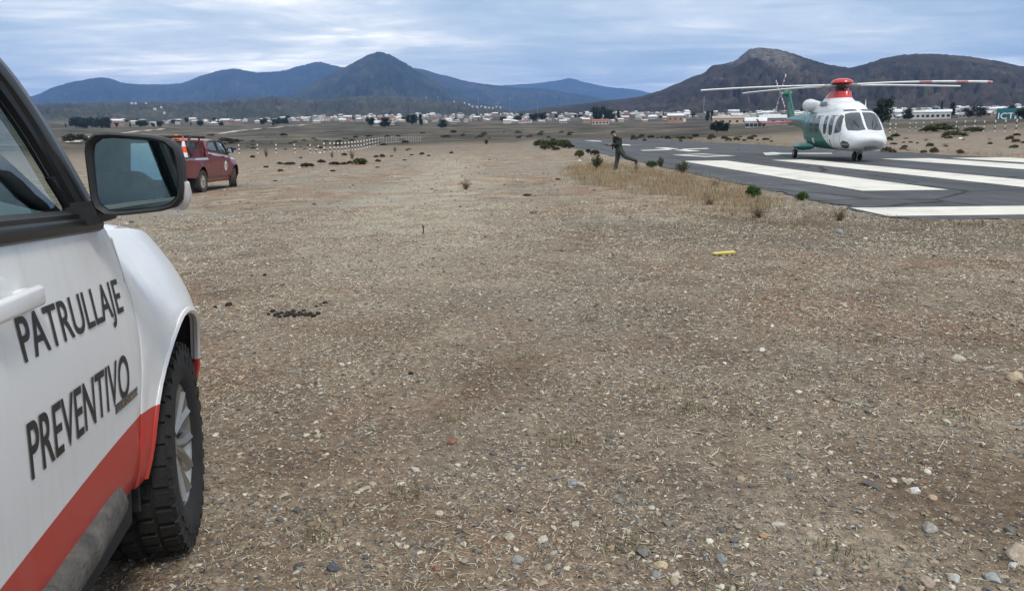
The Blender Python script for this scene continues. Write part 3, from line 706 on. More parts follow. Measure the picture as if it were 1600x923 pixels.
def pickup(name, P, steer, opts):
    """P: paint dictionary. Local frame: +X forward from the front axle, Y left, Z up."""
    root = empty(name)
    body = P['body']
    def sf(s): return lambda u, z, d: (u, s*(half(u, z)-d), z)
    for s in (-1, 1):
        f = sf(s)
        # front fender
        top = [(u, hood_z(u)-.035) for u in (.55, .40, .25, .1, -.05, -.2, -.35, -.50)]
        fo = [(-.490, .44), (-.46, .437)]+[p for p in arc(0, 171, 12, 22)]+[(.50, .47), (.66, .50), (.70, .62), (.62, .78), (.60, .93)]+top+[(u+.010, z) for u, z in reversed(DOORF[:-1])]
        MB().panel(fo, f, .045, .004, .03).build('front_fender', P.get('fender', body), root)
        lip = [(a, half(a, b)+.004, b) for a, b in arc(0, 171, 8, 24, AR+.003)]
        MB().tube([(a, s*(w-.012), b) for a, w, b in lip], .013, 6).build('arch_lip', P.get('fender', body), root)
        # doors
        fd = list(DOORF)+[(-.75, belt(-.75)-.012), (-1.1, belt(-1.1)-.012), (-1.425, belt(-1.425)-.012), (-1.425, 1.0), (-1.42, .7), (-1.41, .46)]
        door = MB().panel(fd, f, .05, .004, .025).build('front_door', P.get('door', body), root)
        rd = [(-1.437, belt(-1.437)-.012), (-2.0, belt(-2.0)-.012), (-2.43, belt(-2.43)-.012), (-2.45, 1.05)]+[(-2.46, .88), (-2.52, .77)]+[p for p in arc(-WB, 38, 12, 6, .555)]+[(-2.50, .46), (-1.425, .46), (-1.432, .7)]
        rdoor = MB().panel(rd, f, .06, .006, .025).build('rear_door', P.get('door', body), root)
        for d_, uc in ((door, -1.17), (rdoor, -2.30)):
            zc = belt(uc)-.122; y0 = half(uc, zc)
            cup = MB().panel([(uc+.085*math.cos(q*.5236)-.0, zc+.012+.042*math.sin(q*.5236)) for q in range(12)], lambda a, b, c, y0=y0: (a, s*(half(a, b)+.0012-c), b), .03, .004, .004)
            cup.build('handle_cup', P.get('cup', body), d_)
            hb = MB(); Rh = Matrix.Rotation(.03, 3, 'Y')
            hb.rbox((uc, s*(y0+.034), zc-.004), (.225, .020, .042), .009, Rh); hb.rbox((uc+.088, s*(y0+.014), zc-.008), (.045, .034, .036), .008, Rh); hb.rbox((uc-.088, s*(y0+.014), zc), (.045, .034, .036), .008, Rh)
            hb.build('handle', P.get('handle', body), d_)
        # sill and step
        MB().loft([[(u, s*y, z) for y, z in ((.80, .30), (.862, .34), (.872, .455), (.80, .47))] for u in (-.50, -1.2, -2.0, -2.58)]).build('sill', P.get('sill', body), root)
        st = MB(); path = [(-.62, .862, .500), (-.68, .886, .492), (-.9, .892, .488), (-1.6, .892, .488), (-2.3, .892, .488), (-2.42, .886, .492), (-2.48, .86, .50)]
        if opts.get('step'):
            st.tube([(a, s*b, c) for a, b, c in path], [.03, .048, .050, .050, .050, .046, .03], 12, flat=.7); st.build('side_step', STEPM, root)
        # bed side
        bd = [(-2.475, 1.135), (-2.475, .80)]+[p for p in arc(-WB, 22, 168, 22)]+[(-3.62, .47), (-4.30, .52), (-4.37, .60), (-4.385, 1.02), (-4.36, 1.135), (-3.4, 1.135)]
        MB().panel([(a, min(b, 1.135)) for a, b in bd], lambda u, z, d: (u, s*(half(-1.0 if False else u, min(z, 1.12))-d), z), .06, .01, .03).build('bed_side', P.get('bed', body), root)
        MB().tube([(a, s*(half(a, b)-.006), b) for a, b in arc(-WB, 176, 6, 22, AR+.003)], .012, 6).build('arch_lip', P.get('bed', body), root)
        MB().rbox((-3.43, s*.865, 1.142), (1.90, .085, .03), .012).build('bed_rail', TRIMBLK, root)
        # greenhouse
        def gf(off=0): return lambda u, z, d: (u, s*(half(u, z)+off-d), z)
        fw = smoothline([(-.630, belt(-.63)+.022), (-.66, 1.38), (-.695, 1.49), (-.765, 1.59), (-.90, 1.645), (-1.05, 1.658)], 4)+[(-1.2, 1.66), (-1.375, 1.658), (-1.375, belt(-1.375)+.022), (-1.0, belt(-1.0)+.022)]
        rw = [(-1.48, belt(-1.48)+.022), (-1.48, 1.655), (-1.9, 1.648), (-2.15, 1.628), (-2.28, 1.575), (-2.35, 1.48), (-2.37, belt(-2.37)+.022)]
        for d_, ol in ((door, fw), (rdoor, rw)):
            MB().panel(ol, gf(-.018), .07, .003, .004).build('window_glass', CARGLASS, d_)
            lp = ol+[ol[0]]; fr = MB(); fr.tube([(a, s*(half(a, b)-.010), b) for a, b in lp], .019, 6, caps=False, flat=.85)
            fr.build('window_frame', TRIMBLK, d_)
        fr = MB(); pa = smoothline([(-.575, belt(-.6)), (-.605, 1.37), (-.645, 1.50), (-.715, 1.61), (-.84, 1.68), (-1.02, 1.70)], 5)      # door frame, thick, along the pillar
        fr.tube([(a-.030, s*(half(a, b)+.000), b) for a, b in pa], .030, 8, flat=.75)
        fr.build('door_frame', TRIMBLK, door)
        ap = MB(); ap.loft([[(a+c1, s*(half(a, b)+c2), b+c3) for c1, c2, c3 in ((-.012, .002, 0), (.055, -.008, .012), (.105, -.045, .018), (.07, -.09, 0), (-.01, -.06, 0))] for a, b in smoothline([(-.555, 1.215), (-.585, 1.36), (-.63, 1.49), (-.705, 1.61), (-.84, 1.69), (-1.04, 1.715)], 5)]); ap.build('windscreen_pillar', P.get('pillar', GREYTRIM), root)
        MB().tube([(a, s*(half(a, belt(a)-.02)+.002), belt(a)) for a in (-.56, -.8, -1.1, -1.5, -2.0, -2.42)], .019, 8, flat=.7).build('belt_moulding', TRIMBLK, root)
        bp_ = MB().panel([(-1.37, belt(-1.37)), (-1.37, 1.675), (-1.485, 1.675), (-1.485, belt(-1.485))], gf(-.012), .08, .003, .03); bp_.build('centre_pillar', TRIMBLK, root)
        qp = MB().panel([(-2.355, belt(-2.36)), (-2.33, 1.50), (-2.25, 1.60), (-2.14, 1.645), (-2.14, 1.69), (-2.50, 1.69), (-2.56, 1.45), (-2.59, 1.16), (-2.46, 1.13)], gf(-.006), .06, .004, .03); qp.build('rear_pillar', P.get('roof', body), root)
        # mirror
        m = empty('door_mirror', (-.625, s*.885, 1.285)); m.parent = root; m.rotation_euler = (0, 0, opts.get('mirror_turn', 0)*s)
        hs = MB(); W, Hh = .222, .196
        def mring(x, sc, ox=0, oz=0, tilt=0):
            pts = []
            for k in range(28):
                a = 6.28318*k/28; cx, cz = math.cos(a), math.sin(a)
                e = 5.0; rr = (abs(cx)**e+abs(cz)**e)**(-1/e); yy_, zz = rr*cx*W/2*sc, rr*cz*Hh/2*sc
                zz -= .010*(yy_/W)*2*(1 if zz > 0 else -1)          # lower outboard corner swept
                pts.append((x+tilt*zz, s*(.150+ox+yy_), .080+oz+zz))
            return pts
        hs.loft([mring(-.012, .80), mring(-.02, .865), mring(-.046, .90), mring(-.052, .95), mring(-.045, 1.0), mring(.0, 1.0), mring(.05, .93, -.01), mring(.085, .78, -.02), mring(.105, .5, -.03), mring(.11, .2, -.03)], caps=True)
        hs.build('mirror_housing', P.get('mirror', BLACKP), m)
        
        gl_ = MB(); R_ = mring(-.033, .865, tilt=.05); gl_.add(R_, [tuple(range(len(R_)))]); gl_.build('mirror_glass', MIRROR, m, smooth=0)
        ar = MB(); ar.loft([[(x, s*y, z) for x, z in ((-.05, zl), (.07, zl), (.085, (zl+zh)/2), (.06, zh), (-.045, zh))] for y, zl, zh in ((-.03, -.050, .012), (.015, -.048, .012), (.05, -.040, .02))]); ar.build('mirror_arm', BLACKP, m)
        il = MB(); il.tube([(.02, s*.215, -.008), (.0, s*.240, .002), (-.015, s*.258, .028), (-.02, s*.262, .058)], [.012, .020, .019, .010], 8, flat=.8); il.build('indicator_lamp', LAMPCLR, m)
        # sail panel in front of the window
        MB().panel([(-.555, belt(-.55)), (-.60, belt(-.60)+.005), (-.655, belt(-.655)+.005), (-.695, 1.36), (-.62, 1.37)], gf(-.004), .05, .003, .02).build('sail_panel', TRIMBLK, door)
        # inner wheel arches, mud flaps, lamps
        for u0 in (0, -WB):
            lin = MB(); lin.grid(lambda a, b: (u0+.885*(AR+.012)*math.cos(rad(-8+196*a)), s*(.52+b*(half(u0+.885*(AR+.012)*math.cos(rad(-8+196*a)), max(.36, WZ+(AR+.012)*math.sin(rad(-8+196*a))))-.022-.52)), WZ+(AR+.012)*math.sin(rad(-8+196*a))), 22, 3); lin.build('arch_liner', UNDER, root)
        MB().rbox((-.405, s*.765, .45), (.012, .20, .24), .005, Matrix.Rotation(.12, 3, 'Y')).build('mud_flap', BLACKP, root)
        MB().rbox((-WB-.47, s*.80, .36), (.012, .24, .36), .005).build('mud_flap', BLACKP, root)
        hl = MB().panel([(.62, .80), (.60, .93), (.50, 1.03), (.58, 1.02), (.78, .93), (.84, .85), (.80, .77)], lambda u, z, d: (u, s*(half(u, z)-.012-d), z), .05, .008, .04); hl.build('headlight', LAMPCLR, root)
        tl = MB(); tl.rbox((-4.372, s*.835, .92), (.05, .13, .36), .015); tlo = tl.build('tail_light', LAMPRED, root)
        MB().rbox((-4.397, s*.835, .90), (.012, .09, .06), .005).build('reversing_lamp', LAMPCLR, tlo); MB().rbox((-4.397, s*.835, .82), (.012, .09, .05), .005).build('reversing_lamp', LAMPCLR, tlo)
        wheel(root, 0, s, steer, opts.get('rims', 'alloy'), opts.get('rubber')); wheel(root, -WB, s, 0, opts.get('rims', 'alloy'), opts.get('rubber'))
    # bonnet, roof, screens
    def hoodf(a, b):
        u = -.50+a*1.30; v = b*2-1; w = half(min(u, .74), hood_z(min(u, .74))-.035)-.006
        z = hood_z(u)-.035*abs(v)**5+.018*(1-abs(v)**2)-.012*max(0, 1-abs(abs(v)-.62)/.12); return (u+.05*(1-v*v)*max(0, a-.6)/.4, w*v, z)
    MB().grid(hoodf, 26, 28).build('bonnet', P.get('hood', body), root)
    def rooff(a, b):
        u = -1.02-a*1.56; v = b*2-1; w = .893-(1.685-belt(u))*.31; return (u, w*v*1.003, max(roof_z(u)-.085*abs(v)**3.2, 1.0))
    MB().grid(rooff, 20, 20).build('roof', P.get('roof', body), root)
    def ws(a, b):
        v = b*2-1; u = -.34-.70*a-.13*v*v*(1-a*.4); z = 1.205+.485*a+.02*math.sin(math.pi*a)-.03*v*v*a; w = (.82-.12*a); return (u, w*v, z)
    MB().grid(ws, 12, 14).build('windscreen', CARGLASS, root)
    MB().grid(lambda a, b: (-.50+.20*a-.12*(b*2-1)**2*(1), .80*(b*2-1), 1.19-.0*a), 3, 10).build('cowl', BLACKP, root)
    MB().rbox((-2.585, 0, 1.05), (.03, 1.62, 1.0-.42), .01).build('cab_back', P.get('roof', body), root)
    bw = MB().panel([(-.58, 1.36), (-.52, 1.62), (.52, 1.62), (.58, 1.36)], lambda y, z, d: (-2.60-.0+(z-1.36)*.2+d, y, z), .1, .01, .01); bw.build('rear_window', CARGLASS, root)
    rb = MB()
    for (y0, y1, z0, z1) in ((-.82, -.58, 1.33, 1.69), (.58, .82, 1.33, 1.69), (-.6, .6, 1.62, 1.70), (-.6, .6, 1.30, 1.36)):
        rb.loft([[(-2.60+(z-1.36)*.2+o, y, z) for y, z in ((y0, z0), (y1, z0), (y1*(.93 if z1 > 1.6 else 1), z1), (y0*(.93 if z1 > 1.6 else 1), z1))] for o in (0, .04)])
    rb.build('rear_window_surround', P.get('roof', body), root)
    # bed, tailgate, bumpers, grille
    b = MB(); b.box((-3.43, 0, .70), (1.86, 1.60, .03)); b.box((-2.52, 0, .90), (.03, 1.60, .46))
    for s in (-1, 1): b.box((-3.43, s*.80, .91), (1.86, .02, .45))
    b.build('bed_liner', BLACKP, root)
    tg = MB().panel([(-.76, .58), (-.76, 1.13), (.76, 1.13), (.76, .58)], lambda y, z, d: (-4.395+.02*(z-.58)+d, y, z), .08, .012, .04); tgo = tg.build('tailgate', body, root)
    MB().rbox((-4.405, 0, 1.0), (.03, .22, .06), .01).build('tailgate_handle', BLACKP, tgo)
    MB().rbox((-4.45, 0, .49), (.16, 1.66, .14), .03).build('rear_bumper', BLACKP, root)
    fb = MB(); fb.loft([[(x+.0, .76*v*(1 if i < 2 else .97), z) for v in [k/8-1 for k in range(17)] for x in [.86-.30*abs(v)**3]] for i, z in enumerate((.34, .48, .62, .74))], closed=False); fb.build('front_bumper', body, root)
    gr = MB(); gr.loft([[(.88-.12*abs(v)**2-.05*(z-.74), .52*v, z) for v in [k/6-1 for k in range(13)]] for z in (.74, .82, .90)], closed=False); gr.build('grille', TRIMBLK, root)
    # underbody and cabin
    un = MB(); un.box((-1.9, 0, .50), (4.6, .9, .16)); un.tube([(-WB, -.75, WZ), (-WB, .75, WZ)], .05, 8); un.tube([(0, -.7, WZ), (0, .7, WZ)], .045, 8); un.box((-1.5, 0, .44), (2.1, 1.58, .05)); un.box((.25, 0, .62), (.9, 1.0, .4)); un.build('underbody', UNDER, root)
    ins = MB(); ins.box((-1.6, 0, .62), (1.95, 1.6, .03)); ins.box((-2.54, 0, .98), (.03, 1.5, .7))
    for s in (-1, 1): ins.box((-1.5, s*.80, .90), (2.0, .03, .56))
    ins.build('cabin_shell', DARKIN, root)
    da = MB(); da.loft([[(x, y, z) for x, z in ((-.47, 1.16), (-.62, 1.185), (-.80, 1.17), (-.92, 1.10), (-.93, .95), (-.84, .80), (-.47, .80))] for y in (-.78, -.4, 0, .4, .78)]); dash = da.build('dashboard', DASHM, root)
    for s in (-1, 1): MB().rbox((-.925, s*.62, 1.06), (.03, .20, .08), .012).build('air_vent', DARKIN, dash)
    sw = MB(); R = Matrix.Rotation(rad(-62), 3, 'Y'); c = Vector((-1.06, .38, 1.06))
    sw.tube([c+R @ Vector((.19*math.cos(k*.2618), .19*math.sin(k*.2618), 0)) for k in range(25)], .016, 8, caps=False); sw.rbox(c, (.12, .12, .05), .02, R); sw.build('steering_wheel', DARKIN, root)
    for y in (-.38, .38):
        seat = MB(); seat.rbox((-1.45, y, .80), (.52, .50, .22), .07); so = seat.build('front_seat', SEATM, root)
        MB().rbox((-1.74, y, 1.13), (.16, .48, .62), .06, Matrix.Rotation(rad(-14), 3, 'Y')).build('seat_back', SEATM, so); MB().rbox((-1.86, y, 1.50), (.09, .26, .19), .04, Matrix.Rotation(rad(-10), 3, 'Y')).build('headrest', SEATM, so)
    rs = MB(); rs.rbox((-2.18, 0, .82), (.44, 1.3, .2), .06); rs.rbox((-2.43, 0, 1.13), (.14, 1.3, .60), .05, Matrix.Rotation(rad(-8), 3, 'Y')); rs.build('rear_seat', SEATM, root)
    return root

def text_mesh(body, size=1.0, offset=0.0):
    cu = bpy.data.curves.new('lettering', 'FONT'); cu.body = body; cu.size = size; cu.offset = offset; cu.resolution_u = 6
    o = bpy.data.objects.new('lettering_tmp', cu); COL.objects.link(o)
    dg = bpy.context.evaluated_depsgraph_get(); dg.update()
    me = o.evaluated_get(dg).to_mesh()
    V = np.array([tuple(v.co) for v in me.vertices]); F = [tuple(p.vertices) for p in me.polygons]
    o.evaluated_get(dg).to_mesh_clear(); bpy.data.objects.remove(o); bpy.data.curves.remove(cu)
    return V, F
def decal(parent, name, body, u0, u1, zl0, zl1, zh0, m, off=.0022, boff=0.0, side=-1):
    """lettering on the door skin: from u0 to u1, baseline zl0..zl1, cap height zh0"""
    V, F = text_mesh(body, 1.0, boff); mn, mxv = V.min(0), V.max(0)
    P = []
    for v in V:
        t = (v[0]-mn[0])/(mxv[0]-mn[0]); k = (v[1]-mn[1])/(mxv[1]-mn[1]); u = u0+(u1-u0)*t; z = zl0+(zl1-zl0)*t+k*zh0
        P.append((u, side*(half(u, z)+off), z))
    mb = MB().add(P, F); return mb.build(name, m, parent, smooth=0)

# ---- white patrol pickup
WHITE_UP = (.78, .785, .79)
WP = paint('white_red_door_paint', WHITE_UP, (.50, .020, .018), (.672, .018), dust=.10)
WF = paint('white_red_fender_paint', WHITE_UP, (.50, .020, .018), (.615, -.10), dust=.10)
WB_ = paint('white_paint', WHITE_UP, dust=.12)
REDP = paint('red_sill_paint', (.36, .028, .025), dust=.5)
truck = pickup('pickup_truck', dict(body=WB_, door=WP, fender=WF, bed=WP, sill=UNDER, hood=WB_, roof=WB_), rad(5), dict(step=True, mirror_turn=rad(3.5)))
PHI = rad(-10.5); fwv = Vector((math.sin(PHI), math.cos(PHI), 0)); nv = Vector((-math.cos(PHI), math.sin(PHI), 0))
tp = fwv*2.70+nv*(.69+.917)
truck.location = (tp.x, tp.y, H(tp.x+.8, tp.y)-.012); truck.rotation_euler = (0, 0, math.pi/2-PHI)
tag(truck, 'white pickup with red lower panels and large black door lettering, nearest the camera', 'pickup truck')
DECAL = mat('black_vinyl_lettering', (.028, .026, .028), .5, var=.3, scale=30)
fdoor = [c for c in truck.children if c.name.startswith('front_door')]
rdoor_ = min(fdoor, key=lambda o: sum(v.co.y for v in o.data.vertices))
decal(rdoor_, 'lettering', 'PATRULLAJE', 1.575-2.70, 2.165-2.70, .992, .958, .122, DECAL, boff=.010)
decal(rdoor_, 'lettering', 'PREVENTIVO', 1.535-2.70, 2.145-2.70, .788, .755, .122, DECAL, boff=.010)
bo = MB().panel([(-.665, .738), (-.665, .764), (-.495, .757), (-.495, .731)], lambda u, z, d: (u, -(half(u, z)+.004-d), z), .05, .003, .004).build('badge', mat('badge_grey', (.13, .13, .13), .35, .6), rdoor_)
decal(rdoor_, 'badge_lettering', 'LUV D-MAX', -.660, -.500, .743, .736, .016, CHROME, off=.0052, boff=.006)

# ---- red pickup parked in the field
RD = (.145, .012, .018)
RPT = paint('maroon_paint', RD, dust=.24, dusty=(.22, .15, .11), dz=(.30, 1.0))
red = pickup('pickup_truck', dict(body=RPT, mirror=BLACKP, pillar=RPT), rad(20), dict(rims='steel', rubber=DUSTYRUB))
pr = atg(317, 300.5); pf_dir = rad(-22.2+21.3)
rfw = Vector((math.sin(pf_dir), math.cos(pf_dir), 0)); rnv = Vector((-math.cos(pf_dir), math.sin(pf_dir), 0))
rp = Vector((pr.x, pr.y, 0))+rfw*WB+rnv*.86
zr_ = H(pr.x, pr.y); zf_ = H(rp.x, rp.y)
red.location = (rp.x, rp.y, zf_-.01); red.rotation_euler = (0, math.atan2(zr_-zf_, WB)*1.0, math.pi/2-pf_dir)
tag(red, 'dusty maroon double cab pickup with rack over its bed, parked in the field', 'pickup truck')
SILV = mat('silver_band', (.55, .56, .57), .4, .2, var=.12, scale=25)
for s in (-1, 1):
    for (u0, u1, nm) in ((-4.33, -2.50, 'reflective_band'), (-2.42, -1.45, 'reflective_band'), (-1.41, -.55, 'reflective_band'), (-.40, .20, 'reflective_band')):
        zz = (lambda u: 1.085) if u1 < -2.45 else (lambda u: belt(u)-.105 if u < -.5 else hood_z(u)-.12)
        MB().panel([(u0, zz(u0)-.03), (u1, zz(u1)-.03), (u1, zz(u1)+.03), (u0, zz(u0)+.03)], lambda u, z, d: (u, s*(half(u, min(z, 1.12) if u < -2.46 else z)+.004-d), z), .08, .002, .003).build(nm, SILV, red)
    ck = MB()
    for k in range(8):
        u = -4.33+k*.09; z = 1.06+(.03 if k % 2 else 0)
        ck.panel([(u, z-.005), (u+.09, z-.005), (u+.09, z+.028), (u, z+.028)], lambda u, z, d: (u, s*(half(u, min(z, 1.12))+.007-d), z), .1, .001, .002)
    ck.build('check_pattern', TRIMBLK, red)
    em = MB().panel([(-.92+.13*math.cos(k*.3142), .82+.17*math.sin(k*.3142)) for k in range(20)], lambda u, z, d: (u, s*(half(u, z)+.004-d), z), .06, .002, .003); emo = em.build('door_emblem', mat('emblem_white', (.7, .7, .66), .5), red)
    MB().panel([(-.92+.045*math.cos(k*.5236), .83+.085*math.sin(k*.5236)) for k in range(12)], lambda u, z, d: (u, s*(half(u, z)+.006-d), z), .06, .002, .003).build('emblem_figure', mat('emblem_dark', (.10, .07, .05), .5), emo)
RACK = mat('rack_brown_steel', (.045, .03, .028), .6, var=.3)
rk = MB()
for s in (-1, 1):
    rk.tube([(-2.62, s*.74, 1.15), (-2.62, s*.70, 1.80)], .03, 8); rk.tube([(-3.55, s*.80, 1.15), (-3.75, s*.76, 1.45), (-3.42, s*.72, 1.82)], .05, 8, flat=.7)
    rk.tube([(-2.55, s*.71, 1.81), (-3.55, s*.71, 1.81)], .04, 8)
for u in (-2.6, -3.0, -3.45): rk.tube([(u, -.71, 1.815), (u, .71, 1.815)], .035, 8)
rk.build('bed_rack', RACK, red)
bc = MB(); bc.lathe([(0, 0), (.09, 0), (.095, .02), (.085, .10), (.05, .14), (0, .145)], c=(-2.35, .15, 1.745), n=16); bc.build('roof_beacon', AMBER, red)
lb = MB(); lb.rbox((-1.55, -.1, 1.815), (.22, .75, .075), .02); lb.build('roof_light_bar', BLACKP, red)
# traffic cone standing in the bed
cz = MB(); cu_, cy_ = -3.80, -.66
ORNG = mat('cone_orange', (.85, .09, .03), .5, var=.1, scale=10); CWH = mat('cone_white_band', (.75, .74, .72), .45)
Mred = Matrix.LocRotScale(red.location, red.rotation_euler.to_quaternion(), None)
cone = empty('traffic_cone', Mred @ Vector((cu_, cy_, .72))); cone.rotation_euler = red.rotation_euler
tag(cone, 'orange and white banded traffic cone standing in the bed of the maroon pickup', 'traffic cone')
def cr(z): return .165-.145*z/1.06
segs = [(0, .40, ORNG), (.40, .55, CWH), (.55, .74, ORNG), (.74, .90, CWH), (.90, 1.06, ORNG)]
for (za_, zb_, m_) in segs:
    MB().lathe([(cr(za_), za_+.03), (cr(zb_), zb_+.03)]+([(0, zb_+.035)] if zb_ > 1.05 else []), n=20).build('cone_band', m_, cone)
MB().rbox((0, 0, .015), (.40, .40, .035), .01).build('cone_base', ORNG, cone)

# ================================================================== helicopter
#  x forward, y left, z up, origin on the ground below the mast
HX = np.array([-8.3, -7.6, -6.5, -5.2, -4.2, -3.5, -2.9, -2.4, -1.8, -1.0, 0, 1.0, 1.7, 2.1, 2.45, 2.75, 3.05, 3.35, 3.7, 4.0, 4.2, 4.33, 4.40])
HW = np.array([.10, .17, .25, .33, .43, .60, .80, .97, 1.07, 1.10, 1.11, 1.11, 1.10, 1.09, 1.07, 1.05, 1.02, .97, .87, .70, .50, .28, .04])
HLO = np.array([1.86, 1.78, 1.66, 1.48, 1.25, 1.02, .80, .62, .53, .50, .49, .48, .47, .47, .46, .46, .46, .48, .54, .64, .76, .90, 1.04])
HHI = np.array([2.18, 2.26, 2.32, 2.37, 2.41, 2.45, 2.48, 2.49, 2.50, 2.50, 2.50, 2.49, 2.47, 2.44, 2.36, 2.14, 1.80, 1.52, 1.37, 1.29, 1.22, 1.15, 1.07])
_xs = np.linspace(-8.3, 4.40, 500)
def _sm(a):
    y = np.interp(_xs, HX, a); k = np.hanning(23); k /= k.sum(); return np.convolve(np.pad(y, 11, mode='edge'), k, 'valid')
_w, _lo, _hi = _sm(HW), _sm(HLO), _sm(HHI)
_w[-14:] = np.interp(_xs[-14:], HX, HW)
def hsec(x):
    w, lo, hi = float(np.interp(x, _xs, _w)), float(np.interp(x, _xs, _lo)), float(np.interp(x, _xs, _hi))
    e = float(np.interp(x, [-6, -3, -1.5, 2, 3.2, 4.2], [2.0, 2.4, 3.2, 3.2, 2.7, 2.1]))
    zm = lo+(hi-lo)*float(np.interp(x, [-5, 0, 2.5, 3.3], [.5, .45, .42, .45])); return w, lo, hi, e, zm
def hy(x, z):
    w, lo, hi, e, zm = hsec(x); h = (hi-zm) if z > zm else (zm-lo); t = min(1, abs(z-zm)/max(h, 1e-4)); return w*max(1-t**e, 0)**(1/e)
def hx_front(y, z):
    a, b = 1.0, 4.40
    for _ in range(30):
        c = (a+b)/2; w, lo, hi, e, zm = hsec(c); h = (hi-zm) if z > zm else (zm-lo)
        if (abs(y)/max(w, 1e-4))**e+(abs(z-zm)/max(h, 1e-4))**e <= 1: a = c
        else: b = c
    return a
def heli_paint():
    m, nd, lk, b, out = newmat('helicopter_green_white')
    t = N(nd, 'ShaderNodeTexCoord'); sp = N(nd, 'ShaderNodeSeparateXYZ'); lk.new(t.outputs['Object'], sp.inputs[0])
    # green lies behind a slanting line on the cabin side and over the tail
    q = N(nd, 'ShaderNodeMath', operation='MULTIPLY_ADD'); lk.new(sp.outputs['Z'], q.inputs[0]); q.inputs[1].default_value = -1.45; q.inputs[2].default_value = 2.65
    curve = N(nd, 'ShaderNodeMath', operation='MAXIMUM'); lk.new(q.outputs[0], curve.inputs[0]); curve.inputs[1].default_value = -1.25
    gsel = N(nd, 'ShaderNodeMath', operation='LESS_THAN'); lk.new(sp.outputs['X'], gsel.inputs[0]); lk.new(curve.outputs[0], gsel.inputs[1])
    n = noise(nd, lk, t.outputs['Object'], 4, 4); wv = ramp(nd, lk, n.outputs['Fac'], [(.3, (.68, .69, .69)), (.7, (.76, .77, .77))]); gv = ramp(nd, lk, n.outputs['Fac'], [(.3, (.014, .135, .095)), (.7, (.022, .17, .125))])
    c = mixc(nd, lk, gsel.outputs[0], wv.outputs[0], gv.outputs[0]); lk.new(c.outputs[0], b.inputs['Base Color'])
    b.inputs['Roughness'].default_value = .28; b.inputs['Coat Weight'].default_value = .4; return m
HPAINT = heli_paint()
HWHITE = mat('helicopter_white', (.80, .81, .81), .28, var=.05, scale=4, coat=.4)
HGREEN = mat('helicopter_green', (.018, .15, .108), .28, var=.15, scale=4, coat=.4)
HRED = mat('helicopter_red', (.55, .025, .022), .3, var=.1, scale=4, coat=.4)
HPINK = mat('faded_red_band', (.56, .22, .22), .35, var=.1)
HGLASS = mat('helicopter_glazing', (.06, .068, .078), .06, var=.5, scale=1.6, spec=.9)
HDARK2 = mat('helicopter_dark_metal', (.05, .052, .055), .45, .5, var=.25, scale=14)
HGREY = mat('helicopter_grey_metal', (.32, .33, .33), .4, .5, var=.15, scale=14)
HSEAM = mat('door_seam', (.10, .105, .11), .6)
heli = empty('helicopter')
tag(heli, 'white and green rescue helicopter with red mast fairing standing on the runway', 'helicopter')
mb = MB(); rings = []
for x in np.concatenate([np.linspace(-8.3, -2.2, 40), np.linspace(-2.1, 4.1, 64), np.array([4.18, 4.25, 4.31, 4.36, 4.39, 4.40])]):
    w, lo, hi, e, zm = hsec(float(x)); ring = []
    for k in range(48):
        a = 6.28318*k/48; ca, sa = math.cos(a), math.sin(a); h = (hi-zm) if sa > 0 else (zm-lo)
        r = (abs(ca)**e+abs(sa)**e)**(-1/e); ring.append((float(x), w*r*ca, zm+h*r*sa))
    rings.append(ring)
mb.loft(rings); mb.build('fuselage', HPAINT, heli, smooth=50)
def side_pane(name, ol, s, m, off=.006, r=.012, parent=heli, step=.07):
    return MB().panel(ol, lambda x, z, d: (x, s*(hy(x, z)+off-d), z), step, r, .02).build(name, m, parent)
def front_pane(name, ol, m, off=.008, r=.012, step=.07, parent=heli):
    return MB().panel(ol, lambda y, z, d: (hx_front(y, z)+off-d, y, z+ (off-d)*.5), step, r, .02).build(name, m, parent)
def oval(cx, cz, w, h, e=3.2, n=20, lean=0):
    P = []
    for k in range(n):
        a = 6.28318*k/n; r = (abs(math.cos(a))**e+abs(math.sin(a))**e)**(-1/e); P.append((cx+r*math.cos(a)*w/2+lean*r*math.sin(a)*h/2, cz+r*math.sin(a)*h/2))
    return P
